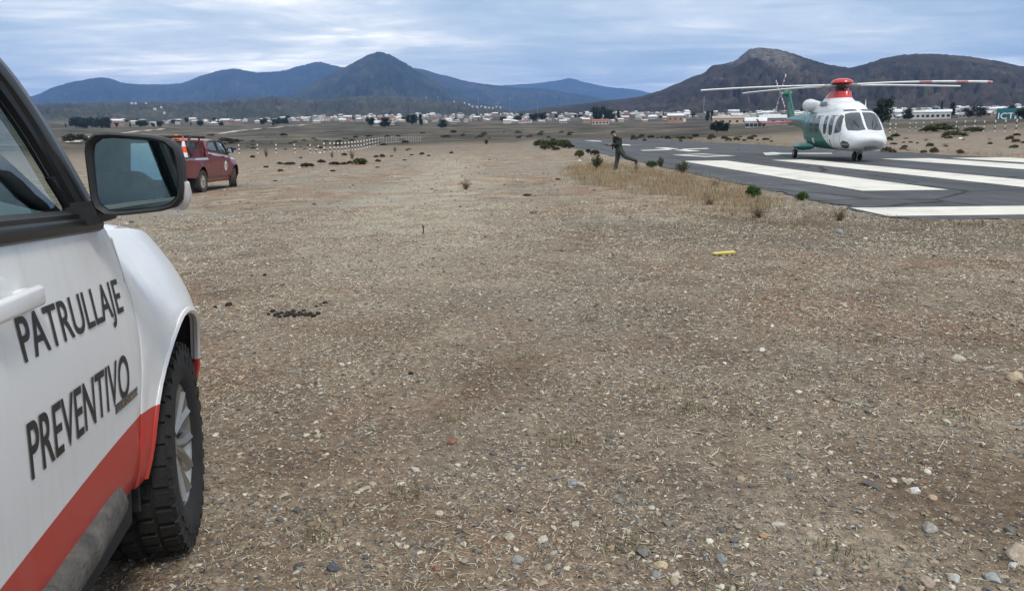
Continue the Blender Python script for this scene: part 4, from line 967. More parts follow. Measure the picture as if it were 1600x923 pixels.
for s in (-1, 1):
    front_pane('windscreen_pane', [(s*.05, 1.46), (s*.05, 2.27), (s*.45, 2.26), (s*.70, 2.20), (s*.78, 1.95), (s*.82, 1.62), (s*.80, 1.44), (s*.45, 1.41)], HGLASS)
    front_pane('roof_pane', [(s*.12, 2.345), (s*.12, 2.425), (s*.60, 2.40), (s*.64, 2.33)], HGLASS, off=.02, r=.006)
    side_pane('cockpit_window', [(2.36, 1.28), (2.86, 1.34), (2.98, 1.42), (2.80, 1.80), (2.60, 2.10), (2.38, 2.18)], s, HGLASS)
    side_pane('cockpit_door_window', oval(1.88, 1.68, .48, .94, 4), s, HGLASS)
    side_pane('cabin_window', oval(1.15, 1.70, .46, .90, 3.4), s, HGLASS)
    side_pane('cabin_door_window', oval(.02, 1.74, .66, .82, 5), s, HGLASS)
    side_pane('cabin_door_window', oval(-.80, 1.74, .66, .82, 5), s, HGLASS)
    side_pane('chin_window', [(3.0, .60), (3.45, .62), (3.72, .78), (3.60, .92), (3.25, .98), (3.02, .86)], s, HGLASS)
    for ol in ([(2.32, .60), (2.28, 2.14), (1.58, 2.16), (1.56, .60)], [(.62, .62), (.62, 2.15), (-1.40, 2.15), (-1.40, .62)]):
        P = ol+[ol[0]]; Q = []
        for i in range(4):
            for k in range(8): t = k/8; Q.append((P[i][0]*(1-t)+P[i+1][0]*t, P[i][1]*(1-t)+P[i+1][1]*t))
        Q.append(Q[0]); MB().tube([(x, s*(hy(x, z)+.001), z) for x, z in Q], .008, 5, caps=False).build('door_seam', HSEAM, heli)
    # sponson with main gear
    sp = MB(); sp.loft([[(x, s*(1.0+w*(math.cos(k*.5236)*.5+.5)*1.0), .62+hh*math.sin(k*.5236)) for k in range(12)] for x, w, hh in ((-.3, .12, .05), (-.6, .42, .15), (-1.2, .62, .20), (-1.8, .62, .20), (-2.4, .45, .16), (-2.8, .12, .06))])
    sp.build('sponson', HGREEN, heli)
    gr = empty('main_gear', (-1.55, s*1.50, 0)); gr.parent = heli
    MB().tube([(.0, 0, .62), (-.02, 0, .35), (-.02, 0, .24)], [.07, .05, .045], 10).build('gear_leg', HWHITE, gr)
    MB().lathe([(.0, -.085), (.13, -.085), (.20, -.08), (.235, -.05), (.24, 0), (.235, .05), (.20, .08), (.13, .085), (0, .085)], c=(-.02, s*.10, .24), axis='Y', n=24).build('tyre', RUBBER, gr)
    MB().lathe([(0, .09), (.10, .09), (.12, .08)], c=(-.02, s*.10, .24), axis='Y', n=20).build('hub', HGREY, gr); MB().lathe([(0, -.09), (.10, -.09), (.12, -.08)], c=(-.02, s*.10, .24), axis='Y', n=20).build('hub', HGREY, gr)
    # horizontal stabiliser with bent tip
    sb = MB()
    def foil(x, y, z, c, t, dz=0): return [(x+c*math.cos(k*.5236)*.5, y, z+t*math.sin(k*.5236)) for k in range(12)]
    sb.loft([foil(-7.0, s*.10, 1.93, .95, .07), foil(-7.05, s*1.0, 1.90, .80, .06), foil(-7.1, s*1.95, 1.87, .65, .045), foil(-7.12, s*2.08, 1.93, .55, .04), foil(-7.16, s*2.16, 2.10, .42, .03)])
    sb.build('stabiliser', HRED, heli)
    nl = MB(); nl.lathe([(0, -.05), (.05, -.03), (.05, .03), (0, .05)], c=(-7.1, s*2.19, 2.10), n=10); nl.build('position_light', mat('green_position_light' if s < 0 else 'red_position_light', (.25, .9, .45) if s < 0 else (.8, .1, .08), .2), heli)
    # engine exhaust
    ex = MB(); ex.tube([(-1.4, s*.52, 2.68), (-2.1, s*.60, 2.72), (-2.5, s*.65, 2.74), (-2.75, s*.68, 2.75), (-2.92, s*.70, 2.75)], [.22, .30, .35, .32, .22], 18); ex.build('exhaust_fairing', HWHITE, heli)
    MB().lathe([(.21, -.02), (.21, .03), (.17, .03), (.17, -.3)], c=(-2.93, s*.70, 2.75), axis='X', n=18).build('exhaust_pipe', HDARK2, heli)
    # intake grille
    MB().rbox((-.1, s*.80, 2.74), (.9, .03, .22), .012).build('engine_intake', HGREY, heli)
for s in (-1, 1):      # panel joints
    for xq, z0, z1 in ((-2.05, .62, 2.30), (-3.3, 1.0, 2.28), (-4.6, 1.42, 2.25), (2.98, .62, 1.34)):
        MB().tube([(xq, s*(hy(xq, z0+(z1-z0)*k/10)+.001), z0+(z1-z0)*k/10) for k in range(11)], .006, 5).build('panel_joint', HSEAM, heli)
    MB().tube([(x_, s*(hy(x_, 1.12)+.001), 1.12) for x_ in np.linspace(1.5, -2.0, 14)], .006, 5).build('panel_joint', HSEAM, heli)
    MB().tube([(x_, s*.79, 2.70) for x_ in np.linspace(.6, -1.2, 8)], .008, 5).build('panel_joint', HSEAM, heli)
# cowling over the engines
cw = MB(); rings = []
for x, w, lo, hi in ((2.15, .30, 2.30, 2.44), (1.95, .58, 2.3, 2.56), (1.6, .76, 2.3, 2.72), (1.1, .84, 2.3, 2.86), (.4, .86, 2.3, 2.94), (-.4, .86, 2.3, 2.98), (-1.2, .80, 2.3, 2.97), (-2.0, .70, 2.3, 2.89), (-2.8, .52, 2.3, 2.74), (-3.6, .36, 2.25, 2.56), (-4.4, .2, 2.2, 2.42)):
    rings.append([(x, w*(abs(math.cos(a))**.75)*(1 if math.cos(a) > 0 else -1), lo-.1+(hi-lo+.1)*(math.sin(a)**.8 if math.sin(a) > 0 else 0)) for a in [math.pi*k/20 for k in range(21)]])
cw.loft(rings, closed=True); cw.build('engine_cowling', HWHITE, heli, smooth=60)
mf = MB()
def el(x0, x1, w, z, n=24): return [((x0+x1)/2+(x1-x0)/2*math.cos(6.28318*k/n), w*math.sin(6.28318*k/n)*(1-.25*max(0, -math.cos(6.28318*k/n))), z) for k in range(n)]
mf.loft([el(-2.0, 1.15, .70, 2.80), el(-1.95, 1.0, .60, 2.94), el(-1.85, .86, .53, 3.03)]); mf.build('mast_fairing_base', HWHITE, heli)
mr = MB(); mr.loft([el(-1.87, .88, .545, 3.025), el(-1.55, .76, .50, 3.16), el(-1.05, .68, .47, 3.32), el(-.95, .62, .44, 3.345), el(-.6, .4, .2, 3.35)]); mr.build('mast_fairing', HRED, heli)
# rotor
mast = MB(); mast.lathe([(.20, 3.2), (.16, 3.3), (.14, 3.48), (.26, 3.50), (.30, 3.58), (.30, 3.72), (.2, 3.78)], n=20)
for k in range(10):
    a = k*.6283; mast.tube([(.17*math.cos(a), .17*math.sin(a), 3.30), (.30*math.cos(a+.2), .30*math.sin(a+.2), 3.52)], .018, 6)
mast.build('rotor_mast', HDARK2, heli)
dome = MB(); dome.lathe([(.46, 3.73), (.53, 3.77), (.51, 3.84), (.41, 3.92), (.23, 3.975), (0, 3.99)], n=28); dome.build('rotor_dome', HRED, heli)
HEAD = rad(182.5)      # nose azimuth
hub_dir = azel(1315, 140)[0]
hubd = 42.5
hpos = Vector((math.sin(hub_dir)*hubd*1.0, math.cos(hub_dir)*hubd, RW_Z+.004))
# blade azimuth is measured from the camera's right
vr = Vector((math.cos(hub_dir), -math.sin(hub_dir), 0)); vf = Vector((math.sin(hub_dir), math.cos(hub_dir), 0))
hrot = math.pi/2-HEAD
for ang, bands, droop in ((-30, True, .10), (36, False, .02), (140, False, .04), (193, False, .06), (88, False, .05)):
    d = vr*math.cos(rad(ang))+vf*math.sin(rad(ang)); la = math.atan2(d.y, d.x)-hrot
    bl = empty('rotor_blade', (0, 0, 3.64), la); bl.parent = heli
    MB().tube([(.20, 0, 0), (.62, 0, .0), (.95, 0, .0)], [.11, .085, .06], 10, flat=1.3).build('blade_grip', HGREY, bl)
    def bsec(x): 
        c = .22 if x < 1.4 else .44; t = .045; z = .02-droop*((x-.9)/6)**2*2.2-.0*x
        if x > 6.5: c = .41-.35*(x-6.5); 
        return [(x, c*.5*math.cos(k*.5236)+(-.0 if x < 6.4 else -(x-6.4)*.15), z+t*math.sin(k*.5236)) for k in range(12)]
    cuts = [(.85, 6.9, HWHITE)] if not bands else [(.85, 3.9, HWHITE), (3.9, 4.45, HPINK), (4.45, 5.5, HWHITE), (5.5, 6.0, HPINK), (6.0, 6.78, HWHITE), (6.78, 6.9, HPINK)]
    for x0, x1, m_ in cuts:
        MB().loft([bsec(x0+(x1-x0)*k/8) for k in range(9)]).build('blade', m_, bl)
# tail fin and tail rotor (starboard)
fin = MB()
def fsec(xc, z, c, t): return [(xc+c*.5*math.cos(k*.5236), t*math.sin(k*.5236), z) for k in range(12)]
fin.loft([fsec(-7.35, 1.75, 1.5, .12), fsec(-7.6, 2.2, 1.35, .12), fsec(-8.0, 2.8, 1.05, .11), fsec(-8.35, 3.35, .85, .11), fsec(-8.6, 3.75, .75, .12), fsec(-8.65, 3.86, .6, .08)])
fin.build('tail_fin', HGREEN, heli)
gb = MB(); gb.tube([(-8.5, .2, 3.62), (-8.5, -.15, 3.62), (-8.5, -.30, 3.62)], [.15, .20, .14], 14); gb.build('tail_gearbox', HGREEN, heli)
trt = empty('tail_rotor', (-8.5, -.42, 3.62)); trt.parent = heli
MB().tube([(0, .15, 0), (0, -.02, 0), (0, -.10, 0)], [.09, .13, .06], 12).build('tail_hub', HGREY, trt)
for k in range(4):
    a = rad(-38+k*90)
    dirv = Vector((-math.sin(a), 0, math.cos(a))); sdv = Vector((math.cos(a), 0, math.sin(a)))
    for (r0, r1, m_) in ((.10, .55, HGREY), (.55, .72, HWHITE), (.72, .88, HRED), (.88, 1.04, HWHITE), (1.04, 1.2, HRED), (1.2, 1.35, HWHITE)):
        MB().loft([[dirv*r+sdv*(.10*math.cos(q*.785))+Vector((0, -.05+.018*math.sin(q*.785), 0)) for q in range(8)] for r in (r0, r1)]).build('tail_blade', m_, trt)
# nose gear, antennas, probes, landing light, wipers
ng = empty('nose_gear', (2.62, 0, 0)); ng.parent = heli
MB().tube([(.05, 0, .75), (0, 0, .42), (-.02, 0, .21)], [.085, .07, .05], 10).build('gear_leg', HWHITE, ng)
for s in (-1, 1):
    MB().lathe([(0, -.06), (.11, -.06), (.17, -.055), (.205, -.03), (.205, .03), (.17, .055), (.11, .06), (0, .06)], c=(-.02, s*.13, .21), axis='Y', n=24).build('tyre', RUBBER, ng)
    MB().tube([(3.55, s*.60, .60), (3.75, s*.72, .50), (3.95, s*.74, .48)], .018, 6).build('pitot_probe', HGREY, heli)
    MB().tube([(hx_front(s*.3, 1.56)+.03, s*.30, 1.56), (hx_front(s*.45, 1.9)+.03, s*.45, 1.9)], .012, 5).build('wiper', HDARK2, heli)
MB().tube([(1.6, .62, 2.42), (1.45, .66, 2.74), (1.38, .68, 2.88)], [.03, .015, .008], 6).build('antenna', HWHITE, heli)
MB().tube([(-5.2, 0, 2.25), (-5.35, 0, 2.55)], [.05, .015], 6).build('antenna', HGREEN, heli)
MB().lathe([(0, .1), (.12, .08), (.14, 0), (.1, -.06)], c=(2.9, .0, .40), n=16).build('landing_light', HGREY, heli)
MB().rbox((4.05, 0, .64), (.3, .5, .05), .02).build('nose_sensor', HDARK2, heli)
side_pane('white_panel', [(-.62, 1.02), (-.40, 1.10), (-.36, .80), (-.66, .78)], -1, HWHITE, off=.004, r=.004)
side_pane('registration_mark', [(1.78, 1.00), (1.90, 1.00), (1.90, .86), (1.78, .86)], -1, HSEAM, off=.004, r=.003)
side_pane('registration_mark', [(1.78, .82), (1.90, .82), (1.90, .72), (1.78, .72)], -1, HSEAM, off=.004, r=.003)
heli.location = hpos; heli.rotation_euler = (0, 0, hrot)

# ================================================================== running person with rifle
def skin_mesh(name, chain, mtl, parent, sub=2, root=0):
    verts, edges, radii = chain
    me = bpy.data.meshes.new(name); me.from_pydata(verts, edges, []); me.update()
    o = bpy.data.objects.new(name, me); COL.objects.link(o)
    sk = o.modifiers.new('skin', 'SKIN'); sk.use_smooth_shade = True
    for i, r in enumerate(radii):
        sv = me.skin_vertices[0].data[i]; sv.radius = r if hasattr(r, '__len__') else (r, r); sv.use_root = (i == root)
    o.modifiers.new('sub', 'SUBSURF').levels = sub; o.modifiers['sub'].render_levels = sub
    dg = bpy.context.evaluated_depsgraph_get(); dg.update()
    me2 = bpy.data.meshes.new_from_object(o.evaluated_get(dg)); bpy.data.objects.remove(o)
    me2.name = name; me2.materials.clear()
    for m in (mtl if isinstance(mtl, (list, tuple)) else [mtl]): me2.materials.append(m)
    ob = bpy.data.objects.new(name, me2); COL.objects.link(ob)
    if parent: ob.parent = parent
    return ob
CLOTH = mat('dark_green_uniform', (.014, .024, .018), .85, col2=(.028, .042, .031), scale=9, bump=.3, bscale=40)
TROUS = mat('grey_green_trousers', (.040, .044, .042), .88, col2=(.062, .066, .062), scale=9, bump=.3, bscale=40)
BOOT = mat('black_boots', (.012, .012, .012), .5); SKINM = mat('skin', (.34, .20, .14), .55, var=.08); GUN = mat('gun_metal', (.014, .014, .015), .45, .3)
VEST = mat('dark_vest', (.014, .018, .016), .85, bump=.3, bscale=30)
# local frame: +X is the running direction, Z up, figure 1.72 m tall running
pp = atg(957, 266)
per = empty('person'); tag(per, 'person in dark green uniform running beside the runway with a rifle in hand', 'person')
pv_ = [(0, 0, .90), (.02, 0, 1.02), (.05, 0, 1.18), (.08, 0, 1.36), (.115, 0, 1.44), (.15, 0, 1.475), (.175, 0, 1.545), (.185, 0, 1.63),  # 0-7 pelvis, waist, chest, shoulder line, neck, jaw, head, crown
       (.02, -.10, .86), (.10, -.11, .50), (.22, -.11, .12), (.20, -.11, .07), (.30, -.115, .035), (.36, -.115, .03),      # front leg 8-13 (left of image foot)
       (-.03, .10, .86), (-.20, .11, .56), (-.60, .11, .36), (-.66, .11, .33), (-.64, .115, .22), (-.62, .115, .15),        # trailing leg 14-19
       (.07, -.19, 1.38), (-.08, -.25, 1.13), (.16, -.20, 1.07), (.25, -.14, 1.08),                                           # near arm 20-23
       (.07, .19, 1.38), (.06, .26, 1.12), (.28, .17, 1.12), (.38, .10, 1.14)]
pe_ = [(0, 1), (1, 2), (2, 3), (3, 4), (4, 5), (5, 6), (6, 7), (0, 8), (8, 9), (9, 10), (10, 11), (11, 12), (12, 13), (0, 14), (14, 15), (15, 16), (16, 17), (17, 18), (18, 19), (3, 20), (20, 21), (21, 22), (22, 23), (3, 24), (24, 25), (25, 26), (26, 27)]
pr_ = [(.16, .18), (.15, .17), (.17, .21), (.14, .18), (.075, .08), (.085, .085), (.115, .10), (.09, .08),
       .14, .105, .08, .08, .07, .05, .14, .105, .08, .08, .07, .05, .105, .085, .065, .052, .105, .085, .065, .052]
body = skin_mesh('body', (pv_, pe_, pr_), [CLOTH, TROUS, BOOT, SKINM], per)
me = body.data
for p in me.polygons:
    c = p.center; k = 0
    leg = c.z < .92
    if leg: k = 1
    if (c.x > .12 and c.z < .17) or (c.x < -.57 and c.z < .40): k = 2
    if c.z > 1.45 and abs(c.y) < .12 and c.x > .06: k = 3
    if (c.z > 1.0 and c.z < 1.2 and c.x > .33): k = 3
    p.material_index = k
cap = MB(); cap.lathe([(.098, 0), (.102, .03), (.092, .08), (.06, .11), (0, .118)], c=(.180, 0, 1.595), n=18); cap.loft([[(.178+.10*math.cos(a)*k_+(.11 if k_ > 1 else 0)*max(0, math.cos(a)), .098*math.sin(a), 1.602-(.02 if k_ > 1 else 0)) for a in [-1.2+.24*i for i in range(11)]] for k_ in (1, 1.05)], closed=False); cap.build('cap', VEST, per)
fc = MB(); fc.tube([(.265, 0, 1.545), (.295, 0, 1.53), (.275, 0, 1.515)], [.012, .014, .010], 6)
fc.build('nose', SKINM, body)
for s in (-1, 1):
    MB().lathe([(0, -.008), (.009, 0), (0, .008)], c=(.268, s*.032, 1.56), axis='X', n=8).build('eye', BOOT, body); MB().rbox((.175, s*.095, 1.55), (.04, .02, .055), .008).build('ear', SKINM, body)
MB().tube([(.262, -.02, 1.495), (.268, 0, 1.493), (.262, .02, 1.495)], .005, 5).build('mouth', mat('lips', (.22, .09, .07), .6), body)
vst = MB(); vst.loft([[(.05+cx+.155*sx*math.cos(a), .195*math.sin(a)*sy, z) for a in [6.28318*i/18 for i in range(18)]] for cx, z, sx, sy in ((-.02, 1.03, .92, .88), (0, 1.12, 1.02, .95), (.03, 1.25, 1.06, 1.0), (.045, 1.36, .95, .98), (.055, 1.41, .7, .8))]); vst.rbox((-.10, -.02, 1.24), (.09, .24, .26), .03); vst.rbox((.20, -.07, 1.10), (.05, .08, .11), .015); vst.rbox((.20, .05, 1.10), (.05, .08, .11), .015)
vst.build('vest', VEST, per)
blt = MB(); blt.loft([[(.01+.15*math.cos(a), .165*math.sin(a), z) for a in [6.28318*i/16 for i in range(16)]] for z in (.945, .99)]); blt.rbox((-.12, -.13, .93), (.08, .06, .12), .02); blt.build('belt', BOOT, per)
# hands: palm and five bent fingers each, closed round the rifle
def hand(c, s, nm):
    h = MB(); c = Vector(c); h.rbox(c, (.075, .035, .080), .014)
    for i, L in enumerate((.030, .036, .034, .026)):
        z = .026-.018*i; h.tube([c+Vector((.03, s*.008, z)), c+Vector((.052, -s*.008, z)), c+Vector((.050, -s*(.008+L*.8), z-.004)), c+Vector((.03, -s*(.012+L), z-.006))], [.010, .010, .009, .007], 6)
    h.tube([c+Vector((-.02, -s*.01, .03)), c+Vector((.005, -s*.035, .045)), c+Vector((.03, -s*.05, .04))], [.011, .010, .008], 6)
    return h.build(nm, SKINM, per)
hand((.27, -.13, 1.085), -1, 'hand'); hand((.40, .085, 1.145), 1, 'hand')
per.location = (pp.x+.36, pp.y, H(pp.x, pp.y)-.005); per.rotation_euler = (0, rad(7), math.pi)
per.scale = (.95, .95, .95)
rifle = empty('rifle', per.location); rifle.rotation_euler = per.rotation_euler; rifle.scale = per.scale
tag(rifle, 'black rifle carried at waist height by the running person', 'rifle')
rl = MB(); ga, gb_ = Vector((.02, -.20, 1.02)), Vector((.62, .10, 1.16)); gd = (gb_-ga).normalized()
Rg = gd.to_track_quat('X', 'Z').to_matrix()
rl.tube([ga+gd*.42, ga+gd*.72], .011, 8); rl.rbox(ga+gd*.26, (.26, .045, .07), .01, Rg); rl.tube([ga+gd*.38, ga+gd*.56], .024, 8); rl.build('barrel_and_receiver', GUN, rifle)
MB().loft([[ga+Rg @ Vector((x, .02*sx, z)) for sx, z in ((-1, zl), (1, zl), (1, zh), (-1, zh))] for x, zl, zh in ((-.08, -.11, .03), (.0, -.07, .03), (.14, -.02, .03))]).build('stock', GUN, rifle)
MB().rbox(ga+gd*.28+Vector((0, 0, -.09)), (.05, .025, .14), .006, Rg).build('magazine', GUN, rifle); MB().rbox(ga+gd*.18+Vector((0, 0, -.065)), (.035, .028, .09), .006, Rg).build('grip', GUN, rifle)

# ================================================================== banded posts
def banded(h, r, bands, m1, m2):
    mb = MB(); n = bands
    for k in range(n):
        mb.lathe([(r, h*k/n), (r, h*(k+1)/n)]+([(0, h)] if k == n-1 else []), n=8, mi=k % 2)
    return mb
PW = mat('post_white', (.68, .66, .62), .7, var=.12, scale=3); PD = mat('post_dark_band', (.07, .035, .03), .7, var=.25, scale=3)
p0 = banded(1.0, .075, 5, PD, PW).build('marker_post', [PW, PD], None, smooth=30)
pmesh = p0.data; bpy.data.objects.remove(p0)
def post(px, py, hpx, label, group, lean=0.0, yaw=0, thin=1.0):
    p = atg(px, py); s = hpx*math.hypot(p.x, p.y)/FPX*1.0
    o = bpy.data.objects.new('marker_post', pmesh); COL.objects.link(o); o.location = (p.x, p.y, p.z-.05)
    o.rotation_euler = (random.uniform(-.03, .03), lean+random.uniform(-.03, .03), yaw); o.scale = (min(1.4, s*.9+.1)*thin, min(1.4, s*.9+.1)*thin, s+.05)
    return tag(o, label, 'post', group)
gl = 'white post with dark bands in the curving row across the far left field'
lp = [(331, 240, 14), (346, 240, 14), (374, 240, 13), (403, 239.5, 13), (432, 239.2, 13), (461, 239, 13), (485, 239.3, 13)]
for k in range(34):
    t = k/33; x = 507+150*t**.8; y = float(np.interp(x, [507, 535, 565, 580, 595, 610, 625, 660], [238.3, 236.8, 233.4, 229.2, 225.4, 222.9, 221.8, 220.8])); lp.append((x, y, float(np.interp(x, [507, 565, 595, 625, 660], [14.5, 13, 10, 7.5, 6]))))
for x, y, h in lp: post(x, y, h, gl, 'marker posts on the left')
post(491, 239, 13, 'white and dark banded post leaning over in the left field', None, lean=.55)
grl = 'white banded post in the row on the rise right of the helicopter'
for k, x in enumerate((1421, 1430, 1442, 1454, 1492.5, 1507, 1521.5, 1536.5, 1554, 1569.5, 1587)):
    post(x, 205.6-k*.05+(1.2 if k > 6 else 0), 12+.38*k, grl, 'marker posts on the right', thin=.65)
post(1390, 208, 13, 'white banded post nearest the right side of the helicopter nose', None); post(1398.5, 206, 11, 'white banded post with an orange base just right of the helicopter', None)

# ================================================================== plants
def foliage_arrays(n, shape, leaf, rg, up=.3, hollow=.35):
    """n leaf triangles pairs spread through clumps: returns V,F,colour seed"""
    P = []; 
    C = [shape(rg) for _ in range(max(5, n//28))]
    idx = rg.integers(0, len(C), n); C = np.array([c[:3] for c in C]); S = rg.normal(0, 1, (n, 3))
    return C[idx], idx, S
def leaf_mesh(name, centers, size, rg, cols, aspect=2.2, updir=.35):
    n = len(centers); d = rg.normal(0, 1, (n, 3)); d[:, 2] = np.abs(d[:, 2])*(1+updir); d /= np.linalg.norm(d, axis=1)[:, None]
    q = np.cross(d, rg.normal(0, 1, (n, 3))); q /= np.maximum(np.linalg.norm(q, axis=1), 1e-6)[:, None]
    s = (size*rg.uniform(.6, 1.3, n))[:, None] if np.isscalar(size) else size[:, None]
    V = np.stack([centers-q*s*.5, centers+q*s*.5, centers+d*s*aspect*.55+q*s*.42, centers+d*s*aspect, ], 1)
    V = np.stack([centers, centers+d*s*aspect*.5+q*s*.5, centers+d*s*aspect, centers+d*s*aspect*.5-q*s*.5], 1).reshape(-1, 3)
    F = np.arange(n*4).reshape(-1, 4); return npmesh(name, V, F, colors=np.repeat(cols, 4, 0))
LEAFM = vcol_mat('leaves', .75, bscale=4, spec=.2)
WOODM = mat('twig_wood', (.12, .085, .055), .9, var=.3, scale=30)
def pal(rg, n, base, var=.35):
    b = np.array(base)[rg.integers(0, len(base), n)]; return np.clip(b*(1+rg.uniform(-var, var, (n, 1))), 0, 1)
def bush_meshes(kind, seed):
    """unit bush: about 1 wide, 1 tall"""
    rg = np.random.default_rng(seed); stems = MB()
    if kind == 'broom':            # upright stems with narrow leaves
        pts = []; 
        for k in range(46):
            a = rg.uniform(0, 6.283); r = rg.uniform(.02, .5)**1; h = rg.uniform(.55, 1.0)*(1-.45*r)
            b0 = np.array([.12*r*math.cos(a), .12*r*math.sin(a), 0]); b1 = np.array([r*math.cos(a)*.95, r*math.sin(a)*.95, h])
            stems.tube([b0, (b0+b1)/2+np.array([0, 0, .06]), b1], [.014, .01, .004], 4)
            t = rg.uniform(.35, 1.0, 34)[:, None]; pts.append(b0+(b1-b0)*t+rg.normal(0, .028, (34, 3)))
        P = np.concatenate(pts); cols = pal(rg, len(P), [(.07, .085, .035), (.10, .11, .05), (.13, .125, .065), (.05, .07, .028)]); lm = leaf_mesh('foliage', P, .030, rg, cols, 2.8, 1.2)
    elif kind == 'leafy':          # fresh green, round
        C = []; 
        for k in range(40):
            a = rg.uniform(0, 6.283); el_ = rg.uniform(0, 1.5); r = rg.uniform(.25, .47); c = np.array([r*math.cos(a)*math.cos(el_), r*math.sin(a)*math.cos(el_), .25+.62*r*2*math.sin(el_)]); C.append(c)
            stems.tube([(0, 0, 0), c*np.array([.5, .5, .6]), c], [.014, .009, .004], 4)
        P = np.concatenate([c+rg.normal(0, .07, (60, 3)) for c in C]); P[:, 2] = np.abs(P[:, 2]); cols = pal(rg, len(P), [(.045, .10, .022), (.075, .15, .035), (.03, .07, .018)]); lm = leaf_mesh('foliage', P, .045, rg, cols, 2.0, .6)
    elif kind == 'dry':            # bare tan twigs
        tips = []
        for k in range(55):
            a = rg.uniform(0, 6.283); r = rg.uniform(.05, .5); h = rg.uniform(.4, 1.0)*(1-.4*r); p1 = (r*.5*math.cos(a), r*.5*math.sin(a), h*.55); p2 = (r*math.cos(a), r*math.sin(a), h)
            stems.tube([(0, 0, 0), p1, p2], [.012, .007, .003], 4); tips += [p1, p2]
        P = np.concatenate([np.array(t)+rg.normal(0, .05, (9, 3)) for t in tips]); P[:, 2] = np.abs(P[:, 2]); cols = pal(rg, len(P), [(.25, .18, .11), (.32, .25, .15), (.18, .13, .08)]); lm = leaf_mesh('foliage', P, .024, rg, cols, 3.0, .8)
    else:                          # low dark cushion
        C = []
        for k in range(46):
            a = rg.uniform(0, 6.283); r = .46*math.sqrt(rg.uniform(0, 1)); C.append((r*math.cos(a), r*math.sin(a), .12+rg.uniform(.2, .75)*math.sqrt(max(0, 1-(r/.5)**2))))
            if k % 3 == 0: stems.tube([(0, 0, 0), np.array(C[-1])*.6, C[-1]], [.02, .012, .005], 4)
        P = np.concatenate([np.array(c)+rg.normal(0, .055, (44, 3)) for c in C]); P[:, 2] = np.abs(P[:, 2])
        base = {'dark': [(.04, .042, .022), (.06, .058, .03), (.085, .07, .042)], 'olive': [(.085, .095, .035), (.12, .125, .05), (.06, .07, .026)], 'brown': [(.13, .09, .055), (.17, .125, .075), (.10, .07, .045)]}[kind]
        cols = pal(rg, len(P), base); lm = leaf_mesh('foliage', P, .05, rg, cols, 2.0, .4)
    so = stems.build('stems', WOODM, None, smooth=0); sm = so.data; bpy.data.objects.remove(so)
    lm.materials.append(LEAFM); return lm, sm
BM = {(k, v): bush_meshes(k, 100+17*v+i*7) for i, k in enumerate(('broom', 'leafy', 'dry', 'dark', 'olive', 'brown')) for v in range(2)}
def bush(kind, px, py, wpx, hpx, label, group=None, parts=True, name='shrub', cat='shrub', v=None):
    p = atg(px, py); d = math.hypot(p.x, p.y); w, h = wpx*d/FPX, hpx*d/FPX
    lm, sm = BM[(kind, random.randint(0, 1) if v is None else v)]
    if parts:
        r = empty(name, (p.x, p.y, p.z-.02), random.uniform(0, 6.28)); r.scale = (w, w, h); mobj('foliage', lm, r); mobj('stems', sm, r)
    else:
        r = mobj(name, lm); r.location = (p.x, p.y, p.z-.03); r.rotation_euler = (0, 0, random.uniform(0, 6.28)); r.scale = (w, w, h)
    return tag(r, label, cat, group)
bush('olive', 846, 229, 26, 11, 'leftmost olive bush of the thicket at the far runway edge')
bush('olive', 863, 231, 34, 15, 'largest olive bush of the thicket at the far runway edge')
bush('olive', 851, 234, 16, 9, 'small olive bush in front of the thicket at the far runway edge')
bush('olive', 880, 231, 24, 14, 'right-hand olive bush of the thicket at the far runway edge')
bush('olive', 868, 235, 14, 6, 'low olive bush at the foot of the thicket by the runway edge')
bush('dark', 889, 232, 16, 8, 'dark green bush closing the right end of the thicket by the runway')
bush('olive', 905, 246, 15, 13, 'round olive shrub between the thicket and the running person')
bush('dark', 919, 240, 8, 9, 'small dark shrub on the asphalt edge behind the running person'); bush('dark', 929, 243, 14, 10, 'dark grey shrub on the asphalt edge just left of the running person')
bush('broom', 933, 264, 24, 24, 'upright brushy shrub beside the front foot of the running person')
bush('leafy', 1018, 262, 18, 11, 'fresh green shrub behind the trailing foot of the running person'); bush('broom', 1032, 261, 14, 17, 'narrow upright shrub with one tall shoot beside the fresh green shrub')
bush('broom', 1067, 271, 28, 21, 'grey-green upright shrub in front of the near end of the long white stripe')
bush('leafy', 1175, 309, 24, 20, 'bright green shrub in the dry grass at the runway edge'); bush('leafy', 1254, 313, 19, 14, 'small bright green shrub nearest the runway corner')
bush('dry', 994, 268, 14, 14, 'grey dry tuft left of the fresh green shrub'); bush('dry', 728, 296, 22, 18, 'dry twiggy bush alone on the bare gravel strip')
bush('olive', 823, 306, 14, 5, 'flat green plant alone in the middle of the gravel strip'); bush('dark', 872, 281, 9, 4, 'tiny dark plant on the gravel left of the tall dry grass')
bush('broom', 1118, 290, 14, 8, 'small tuft of green at the asphalt edge beside the dry grass', v=0); bush('dry', 1108, 320, 26, 16, 'brown twiggy bush in front of the dry grass at the runway edge'); bush('dry', 1185, 340, 34, 20, 'largest brown twiggy bush below the bright green shrub'); bush('dry', 1312, 345, 26, 22, 'thin dry weed at the near corner of the asphalt', v=1)
fld = 'low dark cushion shrub scattered over the left field'
